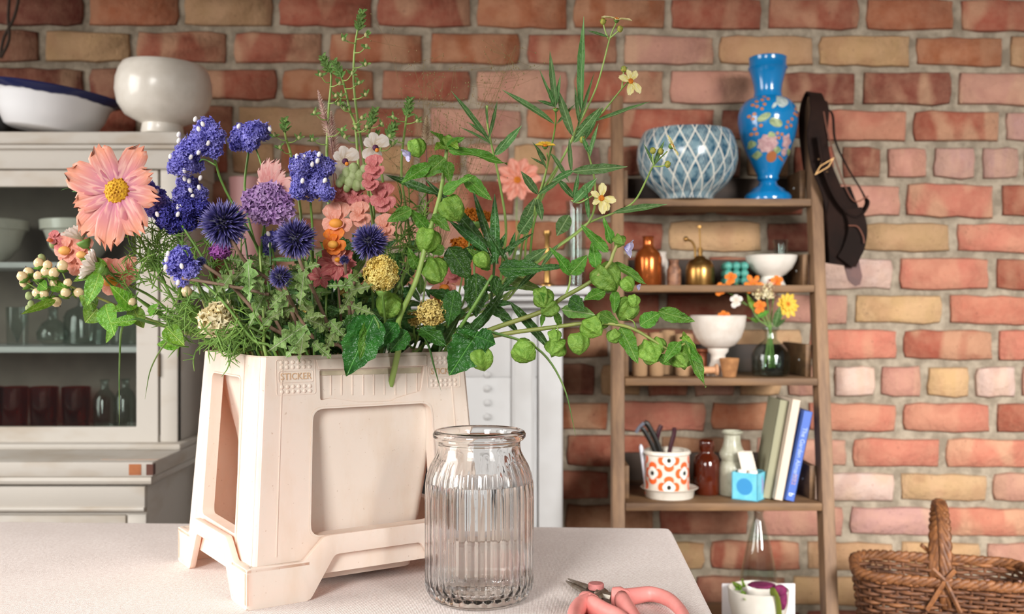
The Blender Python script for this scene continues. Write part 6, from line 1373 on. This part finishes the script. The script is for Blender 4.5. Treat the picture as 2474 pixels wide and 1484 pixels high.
# --- plain stems and leaves filling the bunch
MARKS = ((541, 541, 'the largest globe thistle'), (715, 577, 'the middle globe thistle'), (893, 585, 'the right globe thistle'), (678, 670, 'the small half-open thistle'), (922, 662, 'the bright yellow pompon'), (1042, 756, 'the straw-yellow pompon'), (528, 770, 'the cream pompon'),
         (440, 640, 'the low blue statice'), (815, 600, 'the orange snapdragon'), (1049, 655, 'the lantern pods'), (1150, 720, 'the large dark leaves'), (738, 745, 'the small yellow bloom'), (640, 720, 'the jagged thistle foliage'), (860, 760, 'the leaf hanging over the rim'), (980, 690, 'the upright shoo-fly stem'))
for i in range(72):
    fu, fv = rf_.random(), rf_.random(); r = rim(fu, fv); px_ = CX+r.x/r.y*F; top_ = rf_.uniform(560, 760); lean_ = (px_-800)*rf_.uniform(.05, .35)
    hx = px_+lean_; d = r.y+rf_.uniform(-.03, .06); near = min(MARKS, key=lambda q: (q[0]-hx)**2+(q[1]-top_)**2)[2]
    p = plant('foliage_stem', ('plain leafy stem %s %s' % ('topping out behind' if d > 1.5 else 'rising beside', near)), 'foliage', P(hx, top_, d), 'filler stems by '+near)
    stem(p, from_bucket(fu, fv, [(px_+lean_*.4, 790), (hx, top_)], d), rf_.uniform(.0016, .0030), .0014, rf_.choice('ggdpdy'))
    left = px_ < 760
    for k_ in range(7):
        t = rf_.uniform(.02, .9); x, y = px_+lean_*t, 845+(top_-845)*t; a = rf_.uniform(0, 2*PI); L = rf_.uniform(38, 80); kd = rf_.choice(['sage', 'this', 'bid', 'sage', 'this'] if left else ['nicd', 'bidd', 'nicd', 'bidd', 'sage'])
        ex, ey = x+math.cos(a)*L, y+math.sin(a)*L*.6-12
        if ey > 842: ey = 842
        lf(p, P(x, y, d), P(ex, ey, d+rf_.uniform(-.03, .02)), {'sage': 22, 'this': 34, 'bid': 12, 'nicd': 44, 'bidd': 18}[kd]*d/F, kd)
# --- marigolds and the pink daisy at the back
mo = tint('marigold_orange', '#d9861c', '#c06a10', .7, .2, 60)
for px, py, w, d, lab in ((1150, 518, 40, 1.64, 'orange marigold at the back between the dark blades'), (1130, 588, 40, 1.62, 'flat orange marigold behind the dark leaf'), (1072, 632, 24, 1.60, 'brown-orange marigold half hidden behind a lantern pod')):
    p = plant('marigold', lab, 'flower', P(px, py, d), 'orange marigolds at the back'); floret_mass(p, 'florets', [(P(px-w*.5, py, d), w*.42*d/F), (P(px, py+2, d), w*.5*d/F), (P(px+w*.5, py+6, d), w*.42*d/F)], mo, .005, 1.2, .6)
    calyx(p, P(px, py+14, d), (0, -.2, 1), .012); stem(p, from_bucket(.8, .8, [(px-30, 760), (px-6, py+60)], d)+[P(px, py+10, d)], .002, .0016)
# --- airy grass haze
p = plant('airy_grass', 'hazy panicle of hair-thin grass against the brick wall', 'grass', P(1080, 300, 1.60)); mb = MB(); root = P(1060, 620, 1.58)
stem(p, from_bucket(.8, .8, [(1050, 760), (1060, 620)], 1.58), .0014, .0008, 'd')
for i in range(40):
    t = P(rf_.uniform(930, 1260), rf_.uniform(100, 420), 1.6+rf_.uniform(-.08, .08)); md = (root+t)/2+Vector((rf_.uniform(-.02, .02), 0, .03)); q = bez(root, md, t, 6); mb.tube(q, .00022, 3, False)
    for k_ in range(14):
        s0 = q[rf_.randrange(3, 7)]; e = s0+Vector((rf_.gauss(0, .022), rf_.gauss(0, .01), rf_.gauss(.008, .02))); mb.tube([s0, e], .00016, 3, False); mb.ball(e, (.0009, .0009, .0013), 5, 3)
mb.build('panicle', tint('grass_straw', '#7d7446', '#8f6f4a', .7), p, 180, fix=False, kind='stuff')
# --- bud vase flowers on the ladder shelf, pink daisy on the mantel
def vstem(par, pts, d, c='g', r=.0012): stem(par, [P(x, y, d) for x, y in pts], r, r*.8, c)
def vflower(name, label, px, py, pts, d, fn):
    p = plant(name, label, 'flower', P(px, py, d), 'flowers in the bud vase'); vstem(p, pts, d); fn(p, P(px, py, d-.004)); return p
yz = 742-(z3-CZ)*F/GD
vflower('orange_cosmos', 'bright orange star-shaped flower in the bud vase', 1820, 687, [(1872, yz-20), (1862, yz-110), (1845, 750), (1822, 695)], GD, lambda p, c: daisy(p, c, (-.1, -1, .2), .022, 6, 'orange', .5, 1, .03, .1, .1, odk, .2))
vflower('yellow_zinnia', 'golden yellow zinnia at the right of the bud vase', 1903, 737, [(1845, yz-15), (1860, yz-110), (1880, 780), (1900, 745)], GD, lambda p, c: (daisy(p, c, (.3, -1, .2), .026, 12, 'gold', .4, 1, .02, .1, .1, None), daisy(p, c+Vector((0, -.004, .002)), (.3, -1, .2), .017, 10, 'gold', .45, 1, .02, .1, .3, odk, .3)))
vflower('cream_phlox', 'cream double flower in the middle of the bud vase', 1850, 703, [(1850, yz-30), (1862, yz-110), (1858, 760), (1851, 712)], GD, lambda p, c: floret_mass(p, 'florets', [(c, .014), (c+Vector((-.016, 0, -.002)), .010)], cp, .009, 1.2))
vflower('blush_phlox', 'blush-white flower at the top right of the bud vase', 1868, 690, [(1866, yz-20), (1863, yz-110), (1866, 740), (1868, 698)], GD+.01, lambda p, c: floret_mass(p, 'florets', [(c, .010), (c+Vector((0, 0, -.012)), .009)], tint('blush', '#ead2c4', '#e6b8a4', .7, .2, 60), .008, 1.2))
rd = tint('nasturtium_red', '#d94a1c', '#e8641c', .6, .3, 40)
for k_, (px, py, lab) in enumerate(((1740, 697, 'red-orange nasturtium hanging furthest left of the bud vase'), (1765, 672, 'small red-orange blossom at the upper left of the bud vase'), (1748, 765, 'orange nasturtium drooping in front of the white bowl'), (1778, 726, 'pale pink and orange blossom left of the bud vase'), (1835, 740, 'orange-red blossom low among the bud vase stems'), (1876, 680, 'small red blossom tip at the top of the bud vase'))):
    p = plant('nasturtium', lab, 'flower', P(px, py, GD), 'flowers in the bud vase'); lobes(p, P(px, py, GD-.004), [(20, 17, .8), (90, 15, .8), (160, 15, .8), (250, 20, .7), (300, 16, .8)], 'orange' if k_ != 3 else 'white', (-.3, -1, .1), 'petal')
    vstem(p, [(1860+k_*2, yz-20), (1860, yz-112), ((px+1850)/2+6, (py+790)/2-10), (px, py)], GD+.006, 'g', .0008)
p = plant('vase_foliage', 'small green leaves among the bud vase flowers', 'foliage', P(1850, 770, GD), 'flowers in the bud vase'); vstem(p, [(1858, yz-20), (1860, yz-110), (1830, 770), (1808, 725)], GD, 'g', .0018)
lfp(p, GD, [(1822, 745, 1806, 715, 16, 'young'), (1830, 765, 1860, 750, 18, 'nic'), (1872, 790, 1885, 740, 20, 'bid'), (1835, 775, 1812, 770, 14, 'nic'), (1874, 790, 1902, 768, 10, 'bid')])
p = plant('pink_daisy', 'pale pink daisy with orange eye standing on the mantel', 'flower', P(1250, 435, 2.42)); daisy(p, P(1250, 435, 2.42), (0, -1, .15), .05, 10, 'coral', .5, 2, .05, .1, .1, odk, .18)
vv = vessel('daisy_vase', 'small clear glass vase on the mantel holding the pink daisy', 'vase', 1250, 2.44, MSZ+.0005, [(22, 0), (26, 6), (27, 40), (14, 70), (11, 90), (13, 96)], TG, 28, .0025)
stem(p, [P(1252, 680, 2.44), P(1251, 600, 2.44), P(1248, 520, 2.44), P(1250, 440, 2.425)], .0014, .0012)
p = plant('cup_leaves', 'small green leaves sticking out of the white cup on the bottom shelf', 'leaf', P(1795, 1412, CD)); stem(p, [P(1800, 1470, CD-.02), P(1792, 1425, CD-.03)], .0015, .0012)
lfp(p, CD-.035, [(1792, 1422, 1768, 1408, 16, 'young'), (1792, 1424, 1796, 1400, 14, 'young'), (1794, 1428, 1800, 1450, 16, 'young'), (1790, 1420, 1775, 1425, 12, 'hyp')])
